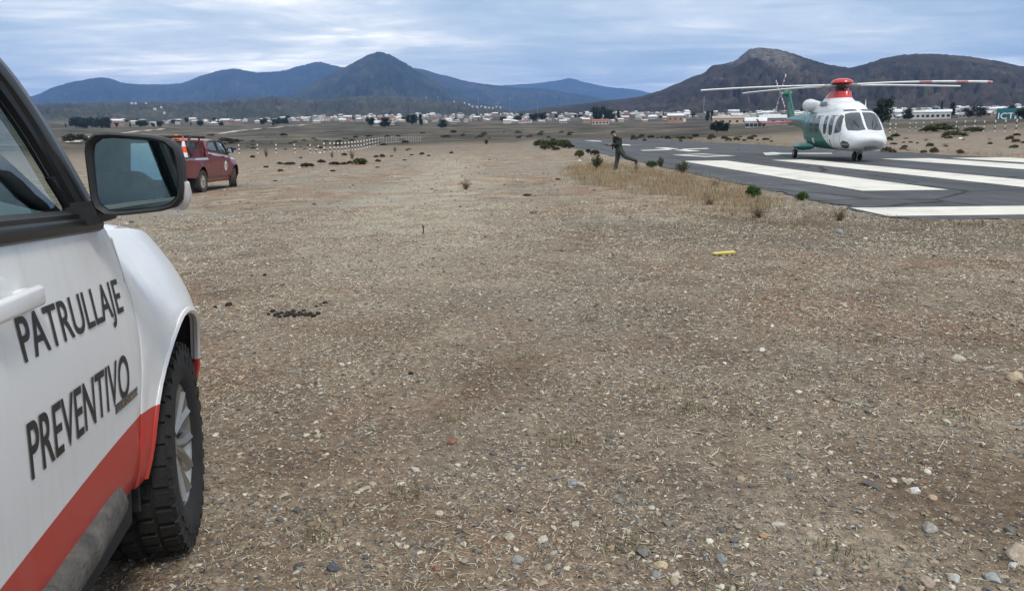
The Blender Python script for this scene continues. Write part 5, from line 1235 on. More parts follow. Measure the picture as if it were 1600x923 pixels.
for (x, y, w, h) in ((480, 262, 22, 9), (438, 257, 10, 5), (453, 258, 17, 6), (503, 255, 13, 7), (523, 259, 17, 8), (537, 258, 11, 6), (547, 257, 9, 7), (538, 244, 9, 6), (591, 253, 10, 5), (588, 246.5, 8, 5), (659, 242, 8, 5), (643, 243, 6, 3), (438, 268, 8, 5), (567, 257, 8, 4), (670, 244, 6, 3), (632, 251, 6, 3), (470, 247.5, 5, 3), (690, 268, 6, 2), (705, 240, 7, 4), (747, 262, 6, 2), (765, 250, 5, 2), (520, 268, 8, 4), (416, 262, 8, 4), (395, 247, 8, 5), (590, 262, 7, 3), (612, 245, 5, 3), (430, 283, 7, 3)):
    bush('dark', x, y, w, h, fld, 'cushion shrubs in the left field', parts=False)
bush('olive', 562, 257, 24, 11, 'yellow-green round shrub among the dark cushions of the left field'); bush('olive', 597, 246, 9, 6, 'small green shrub right of the yellow-green shrub in the left field')
bush('dry', 416, 246, 10, 15, 'tall brown dry weed by the left row of posts'); bush('dry', 617, 237, 8, 8, 'small dry weed in front of the curving post row'); bush('dry', 519, 247, 9, 11, 'dry grey weed left of the yellow-green shrub'); bush('dry', 550, 249, 10, 16, 'dry stalks behind the yellow-green shrub')
bush('broom', 760, 226, 9, 9, 'lone green bush on the crest in the middle distance')
rg_ = 'bush on the rough ground beyond the far side of the runway'
def free(n, x0, x1, y0, y1, w0, w1, asp, kinds, label, group, name='shrub'):
    for k in range(n):
        x = random.uniform(x0, x1); y = random.uniform(y0, y1); w = random.uniform(w0, w1); kd = random.choice(kinds); bush(kd, x, y, w, w*random.uniform(asp*.7, asp*1.3), {'brown': 'brown ', 'dark': 'dark green ', 'olive': 'olive green ', 'dry': 'dry twiggy '}[kd]+label, group, parts=False, name=name)
free(42, 980, 1235, 214.5, 222, 4, 11, .55, ['brown', 'brown', 'dark', 'olive', 'dry'], rg_, 'bushes beyond the runway'); free(26, 1385, 1600, 207, 236, 4, 12, .5, ['brown', 'dark', 'brown', 'olive', 'dry'], rg_, 'bushes beyond the runway')
for (x, y, w, h) in ((1470, 206, 40, 12), (1492, 214, 30, 9), (1450, 207, 22, 9), (1520, 207, 26, 8)): bush('olive', x, y, w, h, 'wide green thicket on the rise beyond the runway', 'green thickets beyond the runway', parts=False)
for (x, y, w, h) in ((1385, 238, 14, 9), (1394, 239, 10, 7), (1459, 240, 11, 10), (1500, 241, 10, 8), (1443, 239, 9, 5)): bush('brown', x, y, w, h, 'brown tuft right at the far asphalt edge', 'brown tufts at the far asphalt edge', parts=False)
free(60, 250, 640, 213, 236, 4, 12, .4, ['dark', 'dark', 'brown'], 'bush on the open plain beyond the left posts', 'dark bushes on the plain'); free(26, 660, 900, 207, 217, 4, 10, .5, ['dark', 'dark', 'brown'], 'bush on the plain below the town', 'dark bushes below the town')
for (x, y, w, h) in ((352, 223.5, 22, 9), (368, 224, 14, 7), (120, 224, 36, 14)): bush('dark', x, y, w, h, 'broad dark thicket in a dip of the plain behind the pickups', 'dark thickets in the dip', parts=False)

# dry grass by the runway edge, straw and gravel ------------------------------------------------
def blades(P, hgt, rg, cols, width=.004, lean=.5):
    n = len(P); a = rg.uniform(0, 6.283, n); l = np.abs(rg.normal(0, lean, n)); d = np.stack([np.cos(a)*np.sin(l), np.sin(a)*np.sin(l), np.cos(l)], 1)
    s = np.stack([-np.sin(a+rg.normal(0, .8, n)), np.cos(a), np.zeros(n)], 1)*width*.5; h = hgt[:, None]; mid = P+d*h*.55+np.array([0, 0, .02]); d2 = d.copy(); d2[:, 2] *= .55; tip = mid+d2*h*.45
    V = np.stack([P-s, P+s, mid+s*.8, mid-s*.8, tip], 1).reshape(-1, 3); b_ = np.arange(n)[:, None]*5
    F = np.concatenate([b_+np.array([0, 1, 2]), b_+np.array([0, 2, 3]), b_+np.array([3, 2, 4])]); return V, F, np.repeat(cols, 5, 0)
GRASSM = vcol_mat('dry_grass', .85, bscale=3, spec=.1)
def poly_sample(px_poly, n, rg):
    Q = np.array([tuple(atg(*p))[:2] for p in px_poly]); mn, mx_ = Q.min(0), Q.max(0); out = []
    while len(out) < n:
        p = rg.uniform(mn, mx_, (4*n, 2)); c = np.zeros(len(p), bool)
        for a, b in zip(Q, np.roll(Q, -1, 0)):
            cr_ = (a[1] > p[:, 1]) != (b[1] > p[:, 1]); c ^= cr_ & (p[:, 0] < (b[0]-a[0])*(p[:, 1]-a[1])/(b[1]-a[1]+1e-12)+a[0])
        out += list(p[c])
    return np.array(out[:n])
def clump(P, rg, k=.25, thr=-.1): return P[wavy(P[:, 0], P[:, 1], 1.6, 3)+.6*wavy(P[:, 0], P[:, 1], .55, 9)+rg.normal(0, .25, len(P)) > thr]
rg = np.random.default_rng(5); VV, FF, CC, off = [], [], [], 0
edge = [(885, 262), (940, 256), (1000, 266), (1080, 276), (1140, 292), (1175, 305), (1235, 322), (1210, 338), (1150, 340), (1085, 322), (1000, 300), (900, 288)]
for poly, n, h0, h1, base, thr in ((edge, 44000, .10, .42, [(.40, .30, .175), (.50, .395, .245), (.32, .235, .14), (.36, .255, .145), (.22, .165, .11)], .0), ([(890, 245), (960, 253), (1060, 266), (1140, 283), (1290, 318), (1330, 336), (1290, 345), (1170, 320), (1060, 282), (930, 262)], 12000, .03, .10, [(.17, .18, .065), (.22, .21, .09), (.30, .25, .13)], -.05), ([(1180, 325), (1330, 338), (1600, 346), (1600, 360), (1330, 360), (1150, 350)], 9000, .03, .14, [(.26, .20, .13), (.34, .27, .17), (.2, .15, .1)], .1), ([(840, 290), (1000, 300), (1150, 340), (1100, 372), (860, 350)], 7000, .03, .16, [(.38, .30, .19), (.30, .23, .15)], .2)):
    P = poly_sample(poly, n, rg); P = P+rg.normal(0, .55, P.shape)*rg.uniform(0, 1, (len(P), 1)); P = clump(P, rg, thr=thr); P = P[(P@RX < RW_L-.05) | (P@RY < RW_N-.1)]; P = P[np.hypot(P[:, 0]-per.location.x+.1, (P[:, 1]-per.location.y+.5)*.8) > .75]; z = Hn(P[:, 0], P[:, 1]); P3 = np.column_stack([P, z-.01])
    V, F, C = blades(P3, (h0+(h1-h0)*rg.uniform(0, 1, len(P))**1.8*np.clip(.75+.6*wavy(P[:, 0], P[:, 1], 1.1, 17), .25, 1.3)), rg, pal(rg, len(P), base, .3), .005, .65); VV.append(V); FF.append(F+off); CC.append(C); off += len(V)
# a fringe of dry grass on the far side too
P = np.column_stack([rg.uniform(RW_R+.1, RW_R+2.2, 9000), rg.uniform(RW_N+8, 130, 9000)]); P = P[:, :1]*RX+P[:, 1:]*RY; P = clump(P, rg, thr=.0); P3 = np.column_stack([P, Hn(P[:, 0], P[:, 1])-.01]); V, F, C = blades(P3, rg.uniform(.06, .3, len(P)), rg, pal(rg, len(P), [(.36, .27, .16), (.28, .21, .13)], .25), .012, .45); VV.append(V); FF.append(F+off); CC.append(C); off += len(V)
tag(mobj('dry_grass', npmesh('dry_grass', np.concatenate(VV), np.concatenate(FF), colors=np.concatenate(CC)), None, [GRASSM]), 'tall tan dry grass growing along the runway edge', kind='stuff')

def scatter(n, r0, r1, power, rg, az=48):
    """places on the ground, thinning out with distance"""
    u = rg.uniform(0, 1, n); r = (r0**power+(r1**power-r0**power)*u)**(1/power); a = np.radians(rg.uniform(-az, az, n)); return np.column_stack([r*np.sin(a), r*np.cos(a)]), r
ico = bmesh.new(); bmesh.ops.create_icosphere(ico, subdivisions=1, radius=1.0); IV = np.array([tuple(v.co) for v in ico.verts]); IF = np.array([[v.index for v in f.verts] for f in ico.faces]); ico.free()
STONEC = [(.38, .33, .26), (.28, .25, .21), (.18, .168, .152), (.12, .115, .11), (.47, .42, .335), (.32, .235, .17), (.22, .17, .13), (.58, .53, .44), (.25, .24, .22), (.35, .285, .205), (.30, .26, .20)]
def stones(P, sz, rg, flat=(.3, .7), sink=.25, IV=IV, IF=IF):
    n = len(P); nv = len(IV); rot = rg.uniform(0, 6.283, n); S = np.column_stack([sz*rg.uniform(.7, 1.35, n), sz*rg.uniform(.6, 1.0, n), sz*rg.uniform(flat[0], flat[1], n)])
    V = IV[None]*(1+rg.uniform(-.28, .22, (n, nv, 1)))*S[:, None, :]; c, s = np.cos(rot)[:, None], np.sin(rot)[:, None]; x = V[..., 0]*c-V[..., 1]*s; y = V[..., 0]*s+V[..., 1]*c
    tl = rg.normal(0, .25, (n, 1)); zz = V[..., 2]+x*tl
    z0 = Hn(P[:, 0], P[:, 1])+S[:, 2]*(1-2*sink)*.6
    V = np.stack([x+P[:, :1], y+P[:, 1:2], zz+z0[:, None]], -1).reshape(-1, 3); F = (np.arange(n)[:, None, None]*nv+IF[None]).reshape(-1, 3); C = np.repeat(pal(rg, n, STONEC, .28), nv, 0); return V, F, C
STONEM = vcol_mat('stone', .85, bump=.4, bscale=90, spec=.25)
def offrunway(P): return ~((P@RX > RW_L-.1) & (P@RY > RW_N-.1))
P, r = scatter(38000, 1.5, 15, .8, rg); k = offrunway(P); P, r = P[k], r[k]
dens = wavy(P[:, 0], P[:, 1], 1.8, 5)+.7*wavy(P[:, 0], P[:, 1], .6, 12)+rg.normal(0, .5, len(P)) -1.2*np.exp(-((P[:, 0]+.6+.07*P[:, 1])/1.3)**2)*(P[:, 1] > 5) > -.15; P, r = P[dens], r[dens]
sz = np.exp(rg.normal(math.log(.0076), .46, len(P)))*(1+r*.035); sz = np.minimum(sz, .024+.0*r)
V, F, C = stones(P, sz, rg); tag(mobj('gravel', npmesh('gravel', V, F, colors=C), None, [STONEM]), 'loose gravel and pebbles strewn over the soil', kind='stuff')
OV = np.array([(1, 0, 0), (-.6, .8, 0), (-.5, -.85, .1), (.1, .1, 1.0), (.5, .55, .6), (0, 0, -.6)]); OF = np.array([(0, 4, 3), (4, 1, 3), (1, 2, 3), (2, 0, 3), (0, 1, 4), (0, 2, 5), (2, 1, 5), (1, 0, 5)])
P, r = scatter(160000, 1.5, 12, .72, rg); k = offrunway(P); P, r = P[k], r[k]; dens = wavy(P[:, 0], P[:, 1], 1.8, 5)+.7*wavy(P[:, 0], P[:, 1], .6, 12)+rg.normal(0, .6, len(P)) > -.5; P, r = P[dens], r[dens]
sz = np.exp(rg.normal(math.log(.0050), .42, len(P)))*(1+r*.09); V, F, C = stones(P, sz, rg, (.22, .6), IV=OV, IF=OF); tag(mobj('grit', npmesh('grit', V, F, colors=C), None, [STONEM]), 'fine angular grit covering the soil between the pebbles', kind='stuff')
P, r = scatter(9000, 14, 60, 1.0, rg, 42); P = P[offrunway(P)]; sz = np.exp(rg.normal(math.log(.022), .4, len(P))); V, F, C = stones(P, sz, rg, (.4, .8)); tag(mobj('gravel', npmesh('gravel', V, F, colors=C), None, [STONEM]), 'sparse stones over the farther bare strip', kind='stuff')
# straw lying on the ground
P, r = scatter(250000, 1.4, 17, 1.15, rg); P = P[offrunway(P)]; n = len(P); dens = wavy(P[:, 0], P[:, 1], 2.3, 15)+.6*wavy(P[:, 0], P[:, 1], .7, 2)+rg.normal(0, .4, n) > -.05; P = P[dens]; r = np.hypot(P[:, 0], P[:, 1]); P = P[rg.uniform(0, 1, len(P)) < np.clip(.8+(r-2.5)*.08, .8, 1)]; n = len(P); r = np.hypot(P[:, 0], P[:, 1])
L = rg.uniform(.007, .032, n)*(1+r*.05); L[rg.uniform(0, 1, n) < .012] *= 3.2; a = rg.uniform(0, 6.283, n); w = (.00035+.00024*r)*rg.uniform(.7, 1.4, n); bend = rg.normal(0, .35, n); el1 = np.abs(rg.normal(0, .28, n)); 
Z0 = Hn(P[:, 0], P[:, 1])+.003; c0 = np.column_stack([P, Z0]); d1 = np.column_stack([np.cos(a), np.sin(a), el1]); d2_ = np.column_stack([np.cos(a+bend), np.sin(a+bend), -el1*.5]); sd_ = np.column_stack([-np.sin(a), np.cos(a), np.full(n, .35)])*w[:, None]
m1 = c0+d1*L[:, None]*.5; e1_ = m1+d2_*L[:, None]*.5
V = np.stack([c0-sd_, c0+sd_, m1+sd_, m1-sd_, e1_+sd_*.6, e1_-sd_*.6], 1).reshape(-1, 3); b_ = np.arange(n)[:, None]*6; F = np.concatenate([b_+np.array([0, 1, 2, 3]), b_+np.array([3, 2, 4, 5])])
C = np.repeat(pal(rg, n, [(.60, .54, .42), (.50, .44, .335), (.70, .64, .52), (.38, .32, .235), (.27, .22, .16)], .2), 6, 0)
tag(mobj('straw', npmesh('straw', V, F, colors=C), None, [GRASSM]), 'bleached straw and dead grass lying on the soil', kind='stuff')
# small green sprigs
Q = [(1245, 590), (1560, 410), (1370, 535), (1030, 608), (880, 690), (700, 655), (495, 838), (985, 855), (1310, 865), (1600, 880), (1080, 640), (640, 770), (1130, 930), (1500, 650), (920, 500), (820, 560)]
VV, FF, CC, off = [], [], [], 0
for px in Q:
    c = atg(*px); n = 50; P3 = np.column_stack([rg.normal(c.x, .05, n), rg.normal(c.y, .05, n), np.full(n, c.z-.004)]); V, F, C = blades(P3, rg.uniform(.006, .022, n), rg, pal(rg, n, [(.15, .165, .07), (.20, .20, .10)], .3), .004, 1.0); VV.append(V); FF.append(F+off); CC.append(C); off += len(V)
tag(mobj('green_sprigs', npmesh('green_sprigs', np.concatenate(VV), np.concatenate(FF), colors=np.concatenate(CC)), None, [GRASSM]), 'tiny green sprigs sprouting in the gravel', kind='stuff')

# single stones, dung, litter ------------------------------------------------
def rock(px, py, wpx, col, label, name='stone', flat=.65, seed=0):
    p = atg(px, py); d = math.hypot(p.x, p.y); s = wpx*math.hypot(d, CAMH)/FPX/2
    bm = bmesh.new(); bmesh.ops.create_icosphere(bm, subdivisions=3, radius=1.0)
    for v in bm.verts:
        n_ = mnoise.fractal(v.co*1.1+Vector((seed*3.3, px*.01, 0)), .8, 2.0, 3); v.co = v.co*(1+.30*n_); v.co = Vector((v.co.x, v.co.y*.8, v.co.z*flat))
        for ax in (Vector((.6, .5, .6)), Vector((-.7, .3, .6)), Vector((.1, -.8, .5))):
            a_ = ax.normalized(); k_ = v.co.dot(a_)-.62
            if k_ > 0: v.co -= a_*k_*.85
    me = bpy.data.meshes.new(name); bm.to_mesh(me); bm.free(); me.polygons.foreach_set('use_smooth', [True]*len(me.polygons)); me.set_sharp_from_angle(angle=rad(30))
    o = mobj(name, me, None, [mat('stone_'+str(px), col, .85, var=.25, scale=2.5, bump=.5, bscale=9)]); o.location = (p.x, p.y, p.z+s*flat*.45); o.scale = (s, s, s); o.rotation_euler = (0, 0, random.uniform(0, 6.28))
    return tag(o, label, 'stone')
for i, (x, y, w, c, l) in enumerate([
    (1586, 594, 24, (.50, .40, .27), 'tan stone at the right edge of the picture, halfway down'), (1592, 872, 38, (.45, .36, .28), 'large pinkish tan stone in the lower right corner'), (1582, 884, 12, (.62, .60, .56), 'white pebble in front of the large pinkish stone'),
    (797, 841, 18, (.46, .41, .32), 'tan pebble above the grey rounded pebble in the lower middle'), (808, 875, 18, (.34, .34, .32), 'grey rounded pebble in the lower middle'), (849, 845, 18, (.58, .53, .42), 'cream flat pebble in the lower middle'), (706, 692, 15, (.30, .125, .085), 'brick red pebble in the middle of the gravel'),
    (683, 889, 14, (.32, .17, .135), 'reddish pebble near the lower edge'), (686, 804, 15, (.52, .46, .35), 'cream pebble above the reddish pebble'), (895, 757, 19, (.28, .285, .29), 'grey cobble in the lower middle right of the brick red pebble'), (520, 888, 21, (.10, .105, .12), 'dark slate grey stone near the lower edge by the wheel'),
    (1033, 886, 20, (.55, .44, .28), 'yellowish stone of the lower right cluster'), (1025, 900, 18, (.28, .28, .27), 'grey stone of the lower right cluster'), (1054, 909, 18, (.46, .39, .28), 'beige stone at the right of the lower right cluster'), (1127, 875, 18, (.24, .26, .27), 'dark grey pebble right of the lower right cluster'),
    (1192, 838, 15, (.42, .27, .16), 'orange-brown pebble low on the right'), (1453, 828, 22, (.36, .335, .31), 'grey rounded cobble low on the far right'), (1456, 779, 14, (.50, .37, .25), 'orange pebble above the grey cobble on the right'), (1430, 768, 15, (.66, .645, .60), 'white pebble above the orange pebble on the right'), (1446, 912, 24, (.40, .31, .25), 'flat brownish stone at the bottom edge on the right'), (1490, 905, 18, (.52, .51, .47), 'pale jagged stone at the bottom edge on the right'), (1550, 905, 20, (.38, .40, .39), 'greyish pale stone at the bottom edge near the right corner'),
    (1191, 548, 11, (.66, .64, .58), 'white pebble in the middle right of the gravel'), (1320, 480, 9, (.46, .40, .31), 'small tan pebble in the middle right'), (1495, 563, 18, (.46, .42, .35), 'pale flat stone on the right, left of the tan edge stone'), (1311, 364, 14, (.26, .26, .26), 'small grey stone on the dark soil near the runway end'), (1352, 374, 7, (.62, .60, .55), 'white pebble on the dark soil near the runway end'), (343, 481, 9, (.30, .29, .28), 'grey stone right of the white pickup fender'),
    (906, 252, 6, (.62, .60, .55), 'small white stone below the olive shrub'), (1500, 218, 6, (.6, .58, .55), 'white stone on the rough ground right of the helicopter'), (500, 240, 5, (.62, .6, .56), 'white stone at the foot of the leaning post'), (469, 262, 5, (.7, .69, .66), 'white stone left of the largest cushion shrub')]):
    rock(x, y, w, c, l, seed=i)
DUNG = mat('dark_dung', (.028, .022, .018), .9, var=.35, scale=6, bump=.6, bscale=40)
pc = atg(460, 491); dung = empty('dung_pile', pc); tag(dung, 'scattered pile of dark dung clods on the gravel beside the white pickup', 'dung pile')
def clod(px, py, wpx, parent, seed):
    p = atg(px, py); s = wpx*math.hypot(p.length, 1)/FPX/2; bm = bmesh.new(); bmesh.ops.create_icosphere(bm, subdivisions=2, radius=1.0)
    for v in bm.verts: v.co *= 1+.4*mnoise.fractal(v.co*1.6+Vector((seed*2.7, 0, 0)), .8, 2, 3); v.co.z *= .75
    me = bpy.data.meshes.new('clod'); bm.to_mesh(me); bm.free(); me.polygons.foreach_set('use_smooth', [True]*len(me.polygons)); o = mobj('clod', me, parent, [DUNG]); o.location = (p-Vector(pc) if parent else p)+Vector((0, 0, s*.4)); o.scale = (s, s, s); return o
for i, (x, y, w) in enumerate([(427, 488, 9), (432, 494, 11), (440, 490, 7), (447, 495, 10), (455, 492, 12), (458, 488, 8), (463, 495, 11), (470, 493, 9), (475, 487, 7), (478, 494, 10), (485, 492, 9), (490, 495, 9), (497, 491, 8), (449, 489, 6), (468, 489, 6), (420, 492, 6), (494, 480, 6), (508, 474, 7), (501, 478, 5), (437, 496, 7)]): clod(x, y, w, dung, i)
for i, (x, y, w, l) in enumerate([(414, 431, 6, 'single dark clod of dung beyond the pile'), (358, 478, 10, 'dark clod beside the grey stone right of the white fender'), (642, 585, 9, 'single dark brown clod in the middle of the gravel'), (337, 481, 6, 'small dark clod nearest the white fender')]): o = clod(x, y, w, None, 40+i); tag(o, l, 'clod'); o.name = 'dung_clod'
py_ = atg(1131, 399); yl = MB(); yl.loft([[(x, y, z) for x, z in ((-.17, .03+.0*y), (-.165, .055), (.165, .075), (.17, .05))] for y in (-.045, .045)]); yl.rbox((-.02, 0, .015), (.06, .06, .05), .01); yo = yl.build('plastic_piece', mat('yellow_plastic', (.72, .60, .12), .5, var=.15, scale=12), None); yo.location = py_; yo.rotation_euler = (0, 0, .1); yo.scale = (.78, .8, .7); tag(yo, 'bent yellow plastic strip lying on the gravel', 'litter')
ps_ = atg(661, 366); stk = MB(); stk.tube([(0, 0, 0), (.01, 0, .07), (.0, 0, .14)], [.012, .009, .012], 6); stk.tube([(0, 0, .10), (.03, 0, .12)], .007, 5); so_ = stk.build('stake', mat('dark_stake', (.03, .025, .02), .8), None); so_.location = ps_; tag(so_, 'short dark stake sticking up from the bare ground', 'stake')

# ================================================================== town
rt = random.Random(21)
WALLS = [mat('house_wall_%d' % i, c, .85, var=.12, scale=.6) for i, c in enumerate([(.62, .60, .56), (.42, .38, .34), (.50, .42, .33), (.30, .28, .27), (.56, .50, .44), (.34, .22, .17)])]
ROOFS = [mat('house_roof_%d' % i, c, .55, var=.12, scale=.8) for i, c in enumerate([(.68, .69, .70), (.52, .53, .54), (.30, .29, .28), (.30, .10, .075), (.60, .58, .54), (.40, .30, .24), (.38, .42, .46)])]
WIN = mat('far_window', (.03, .035, .04), .2, var=.2)
def house_mesh(L, W, h, rh, wi, ri, hip=False, nwin=3):
    mb = MB(); l, w = L/2, W/2
    mb.add([(-l, -w, -1.5), (l, -w, -1.5), (l, w, -1.5), (-l, w, -1.5), (-l, -w, h), (l, -w, h), (l, w, h), (-l, w, h)], [(0, 1, 5, 4), (1, 2, 6, 5), (2, 3, 7, 6), (3, 0, 4, 7)], 0)
    o = .35; lr = l-(w*.9 if hip else -o)
    mb.add([(-l, -w, h), (-l, w, h), (-l, 0, h+rh), (l, -w, h), (l, w, h), (l, 0, h+rh)], [(0, 1, 2), (3, 4, 5)], 0)
    for sgn in (-1, 1):
        mb.add([(-l-o, sgn*(w+o), h-.15), (l+o, sgn*(w+o), h-.15), (lr, 0, h+rh), (-lr, 0, h+rh), (-l-o, sgn*(w+o), h-.01), (l+o, sgn*(w+o), h-.01), (lr, 0, h+rh+.14), (-lr, 0, h+rh+.14)], [(0, 1, 2, 3), (4, 5, 6, 7), (0, 1, 5, 4), (1, 2, 6, 5), (2, 3, 7, 6), (3, 0, 4, 7)], 1)
        if hip: mb.add([(sgn*(l+o), -w-o, h-.15), (sgn*(l+o), w+o, h-.15), (sgn*lr, 0, h+rh+.1)], [(0, 1, 2)], 1)
    for k in range(nwin):
        x = -l+(k+.5)*L/nwin
        mb.box((x, -w-.02, h*.55), (1.1, .10, 1.0), mi=2)
        mb.box((x, w+.02, h*.55), (1.1, .10, 1.0), mi=2)
    mb.box((-l-.02, 0, h*.45), (.1, .9, 1.9), mi=2); mb.box((l+.02, w*.3, h*.55), (.1, 1.0, 1.0), mi=2)
    ob = mb.build('house', [WALLS[wi], ROOFS[ri], WIN], None, smooth=0); me = ob.data; bpy.data.objects.remove(ob); return me
HM = []
for i in range(18):
    HM.append(house_mesh(rt.uniform(6.5, 12), rt.uniform(5, 7.5), rt.uniform(2.4, 3.2) if i % 5 else 5.2, rt.uniform(.7, 1.7), i % 6, [0, 1, 0, 4, 2, 0, 3, 1, 4, 5, 0, 6, 1, 0, 4, 2, 0, 1][i], i % 4 == 3))
def house_at(px, dist, label, group, me=None, s=1.0, cat='house', zoff=0.0, z=None):
    p = polar(px, dist); o = bpy.data.objects.new('house', me or rt.choice(HM)); COL.objects.link(o); o.location = (p.x, p.y, (p.z if z is None else z)+zoff); o.rotation_euler = (0, 0, rt.uniform(-.5, .5)+(1.57 if rt.random() < .3 else 0)-math.atan2(p.x, p.y)); o.scale = (s, s, s)
    ri_ = ROOFS.index(o.data.materials[1]); return tag(o, label+' with a '+['white', 'grey', 'dark', 'red', 'cream', 'brown', 'blue-grey'][ri_]+' roof', cat, group)
def town(n, x0, x1, d0, d1, label, group, s=1.0, pw=1.0):
    for _ in range(n): house_at(rt.uniform(x0, x1), d0+(d1-d0)*rt.random()**pw, label, group, s=s*rt.uniform(.8, 1.2))
town(150, 570, 1010, 700, 1450, 'pale low house in the dense middle of the distant town', 'houses in the middle of the town', s=.75)
town(32, 1010, 1250, 620, 1250, 'low house at the town edge behind the helicopter tail', 'houses behind the helicopter tail'); town(48, 1375, 1640, 520, 1000, 'low house of the town on the rise right of the helicopter', 'houses right of the helicopter', s=.7)
town(24, 150, 560, 950, 1350, 'small house among trees in the far left part of the town', 'houses on the left'); town(12, 440, 600, 1000, 1300, 'small pale house left of the dense town', 'houses left of the dense town')
# the rest of the town, too small to tell apart
def town_mass(n):
    V, F, Mi, o_ = [], [], [], 0
    for _ in range(n):
        x = rt.choice([rt.uniform(560, 1010), rt.uniform(560, 1010), rt.uniform(1010, 1260), rt.uniform(1370, 1640), rt.uniform(250, 560)]); d = rt.uniform(950, 1650) if x < 1300 else rt.uniform(750, 1400)
        p = polar(x, d); me = rt.choice(HM); k = rt.uniform(.5, .85); R = Matrix.Rotation(rt.uniform(0, 6.28), 3, 'Z')
        for v in me.vertices: V.append(tuple(R @ v.co*k+p))
        for f in me.polygons: F.append(tuple(i+o_ for i in f.vertices)); Mi.append(WALLS.index(me.materials[0]) if f.material_index == 0 else (6+ROOFS.index(me.materials[1]) if f.material_index == 1 else 13))
        o_ += len(me.vertices)
    me = bpy.data.meshes.new('distant_town'); me.from_pydata(V, [], F); [me.materials.append(m) for m in WALLS+ROOFS+[WIN]]; me.polygons.foreach_set('material_index', Mi); me.update()
    tag(mobj('distant_town', me), 'mass of tiny pale roofs at the back of the distant town', kind='stuff')
town_mass(330)
# houses up on the slope of the conical hill and on the plateau
dgh = bpy.context.evaluated_depsgraph_get(); dgh.update()
def on_hill(px, py, label, group, s=1.0, me=None):
    d = Vector(ray(px, py)).normalized(); hit, loc, nor, idx, ob, mt = SC.ray_cast(dgh, Vector((0, 0, CAMH))+d*1200, d)
    if not hit or ob.name.startswith(('haze', 'ground')): return
    o = bpy.data.objects.new('house', me or rt.choice(HM)); COL.objects.link(o); o.location = loc; o.rotation_euler = (0, 0, rt.uniform(0, 3.1)); o.scale = (s, s, s); tag(o, label, 'house', group)
hazeo.hide_viewport = False
for x, y in [(666, 153), (684, 153), (710, 160), (726, 162), (733, 165), (738, 168), (745, 168.5), (752, 167.5), (758, 169), (764, 170), (770, 170), (776, 168), (782, 169.5), (787, 167), (773, 163), (778, 162.5), (655, 182), (652, 181.5)]: on_hill(x, y, 'white house high on the slope below the conical hill', 'houses on the hill slope', .8, HM[0])
for x, y in [(206, 162.5), (212, 163), (242, 172), (252, 169), (257, 178), (228, 163)]: on_hill(x, y, 'pale building on the slope of the plateau at left', 'buildings on the plateau', .8, HM[0])
# larger buildings that stand out
def shed(px, dist, L, W, h, rh, wi, ri, label, rz=0, zoff=0, arch=True):
    p = polar(px, dist); r = empty('shed', (p.x, p.y, p.z+zoff), rz-math.atan2(p.x, p.y)); tag(r, label, 'building')
    mb = MB(); mb.box((0, 0, h/2-1), (L, W, h+2)); wo_ = mb.build('wall', WALLS[wi], r, smooth=0)
    rf = MB(); n = 10; rf.loft([[(x, -(W/2+.3)*math.cos(math.pi*k/n), h+(rh*math.sin(math.pi*k/n) if arch else rh*(1-abs(2*k/n-1)))) for k in range(n+1)] for x in (-L/2-.4, L/2+.4)], closed=True); rf.build('roof', ROOFS[ri], r, smooth=0 if not arch else 40)
    for k in range(5): MB().box((-L/2+(k+.5)*L/5, -W/2-.05, h*.45), (1.4, .12, 1.3)).build('window', WIN, r, smooth=0)
    MB().box((-L/2-.05, 0, 1.3), (.12, 2.6, 2.6)).build('door', WIN, r, smooth=0)
shed(588, 700, 9, 7, 2.4, 1.9, 0, 0, 'white shed with rounded roof below the dense town'); shed(607, 880, 18, 8, 4, 1.6, 4, 3, 'long building with reddish roof in the middle of the town', arch=False)
shed(1180, 330, 8, 6, 2.6, 1.6, 0, 0, 'white shed at the tip of the red helicopter stabiliser', zoff=-.3); shed(1222, 360, 19, 7, 3.0, 1.5, 3, 1, 'long grey building behind the helicopter tail boom', arch=False); shed(1140, 520, 22, 8, 3.4, 1.6, 2, 5, 'long building with brick-coloured roof behind the helicopter tail rotor', arch=False)
shed(938, 640, 14, 7, 2.8, 1.4, 2, 3, 'pinkish building just behind the head of the running person', arch=False); shed(1403, 560, 12, 8, 4.2, 2.2, 0, 0, 'white building with rounded roof nearest the helicopter nose'); shed(1432, 520, 13, 7, 4.0, 1.2, 0, 4, 'pale two-part building right of the rounded white one', arch=False); shed(1463, 470, 12, 7, 3.6, 1.3, 0, 0, 'white gabled building above the green thicket', arch=False)
# billboard with letters on the rise at the right
p = polar(1575, 330); bb = empty('sign_board', (p.x, p.y, p.z), -math.atan2(p.x, p.y)); tag(bb, 'teal sign board with white letters among the houses at the far right', 'sign')
zb_ = CAMH+330*math.tan(azel(1575, 178.5)[1])-p.z
MB().rbox((0, 0, zb_), (8.4, .15, 4.2), .05).build('board', mat('teal_board', (.02, .13, .15), .5, var=.2, scale=.4), bb)
for s in (-1, 1): MB().tube([(s*2.6, .1, -.5), (s*2.6, .1, zb_)], .12, 8).build('leg', HGREY, bb)
V, F = text_mesh('ICTM', 1.0, .01); mn, mx2 = V.min(0), V.max(0); L_ = MB().add([((v[0]-mn[0])/(mx2[0]-mn[0])*7.2-3.6, -.085, (v[1]-mn[1])/(mx2[1]-mn[1])*2.2+zb_-1.7) for v in V], F); L_.build('lettering', mat('sign_white', (.8, .8, .8), .6), bb, smooth=0)
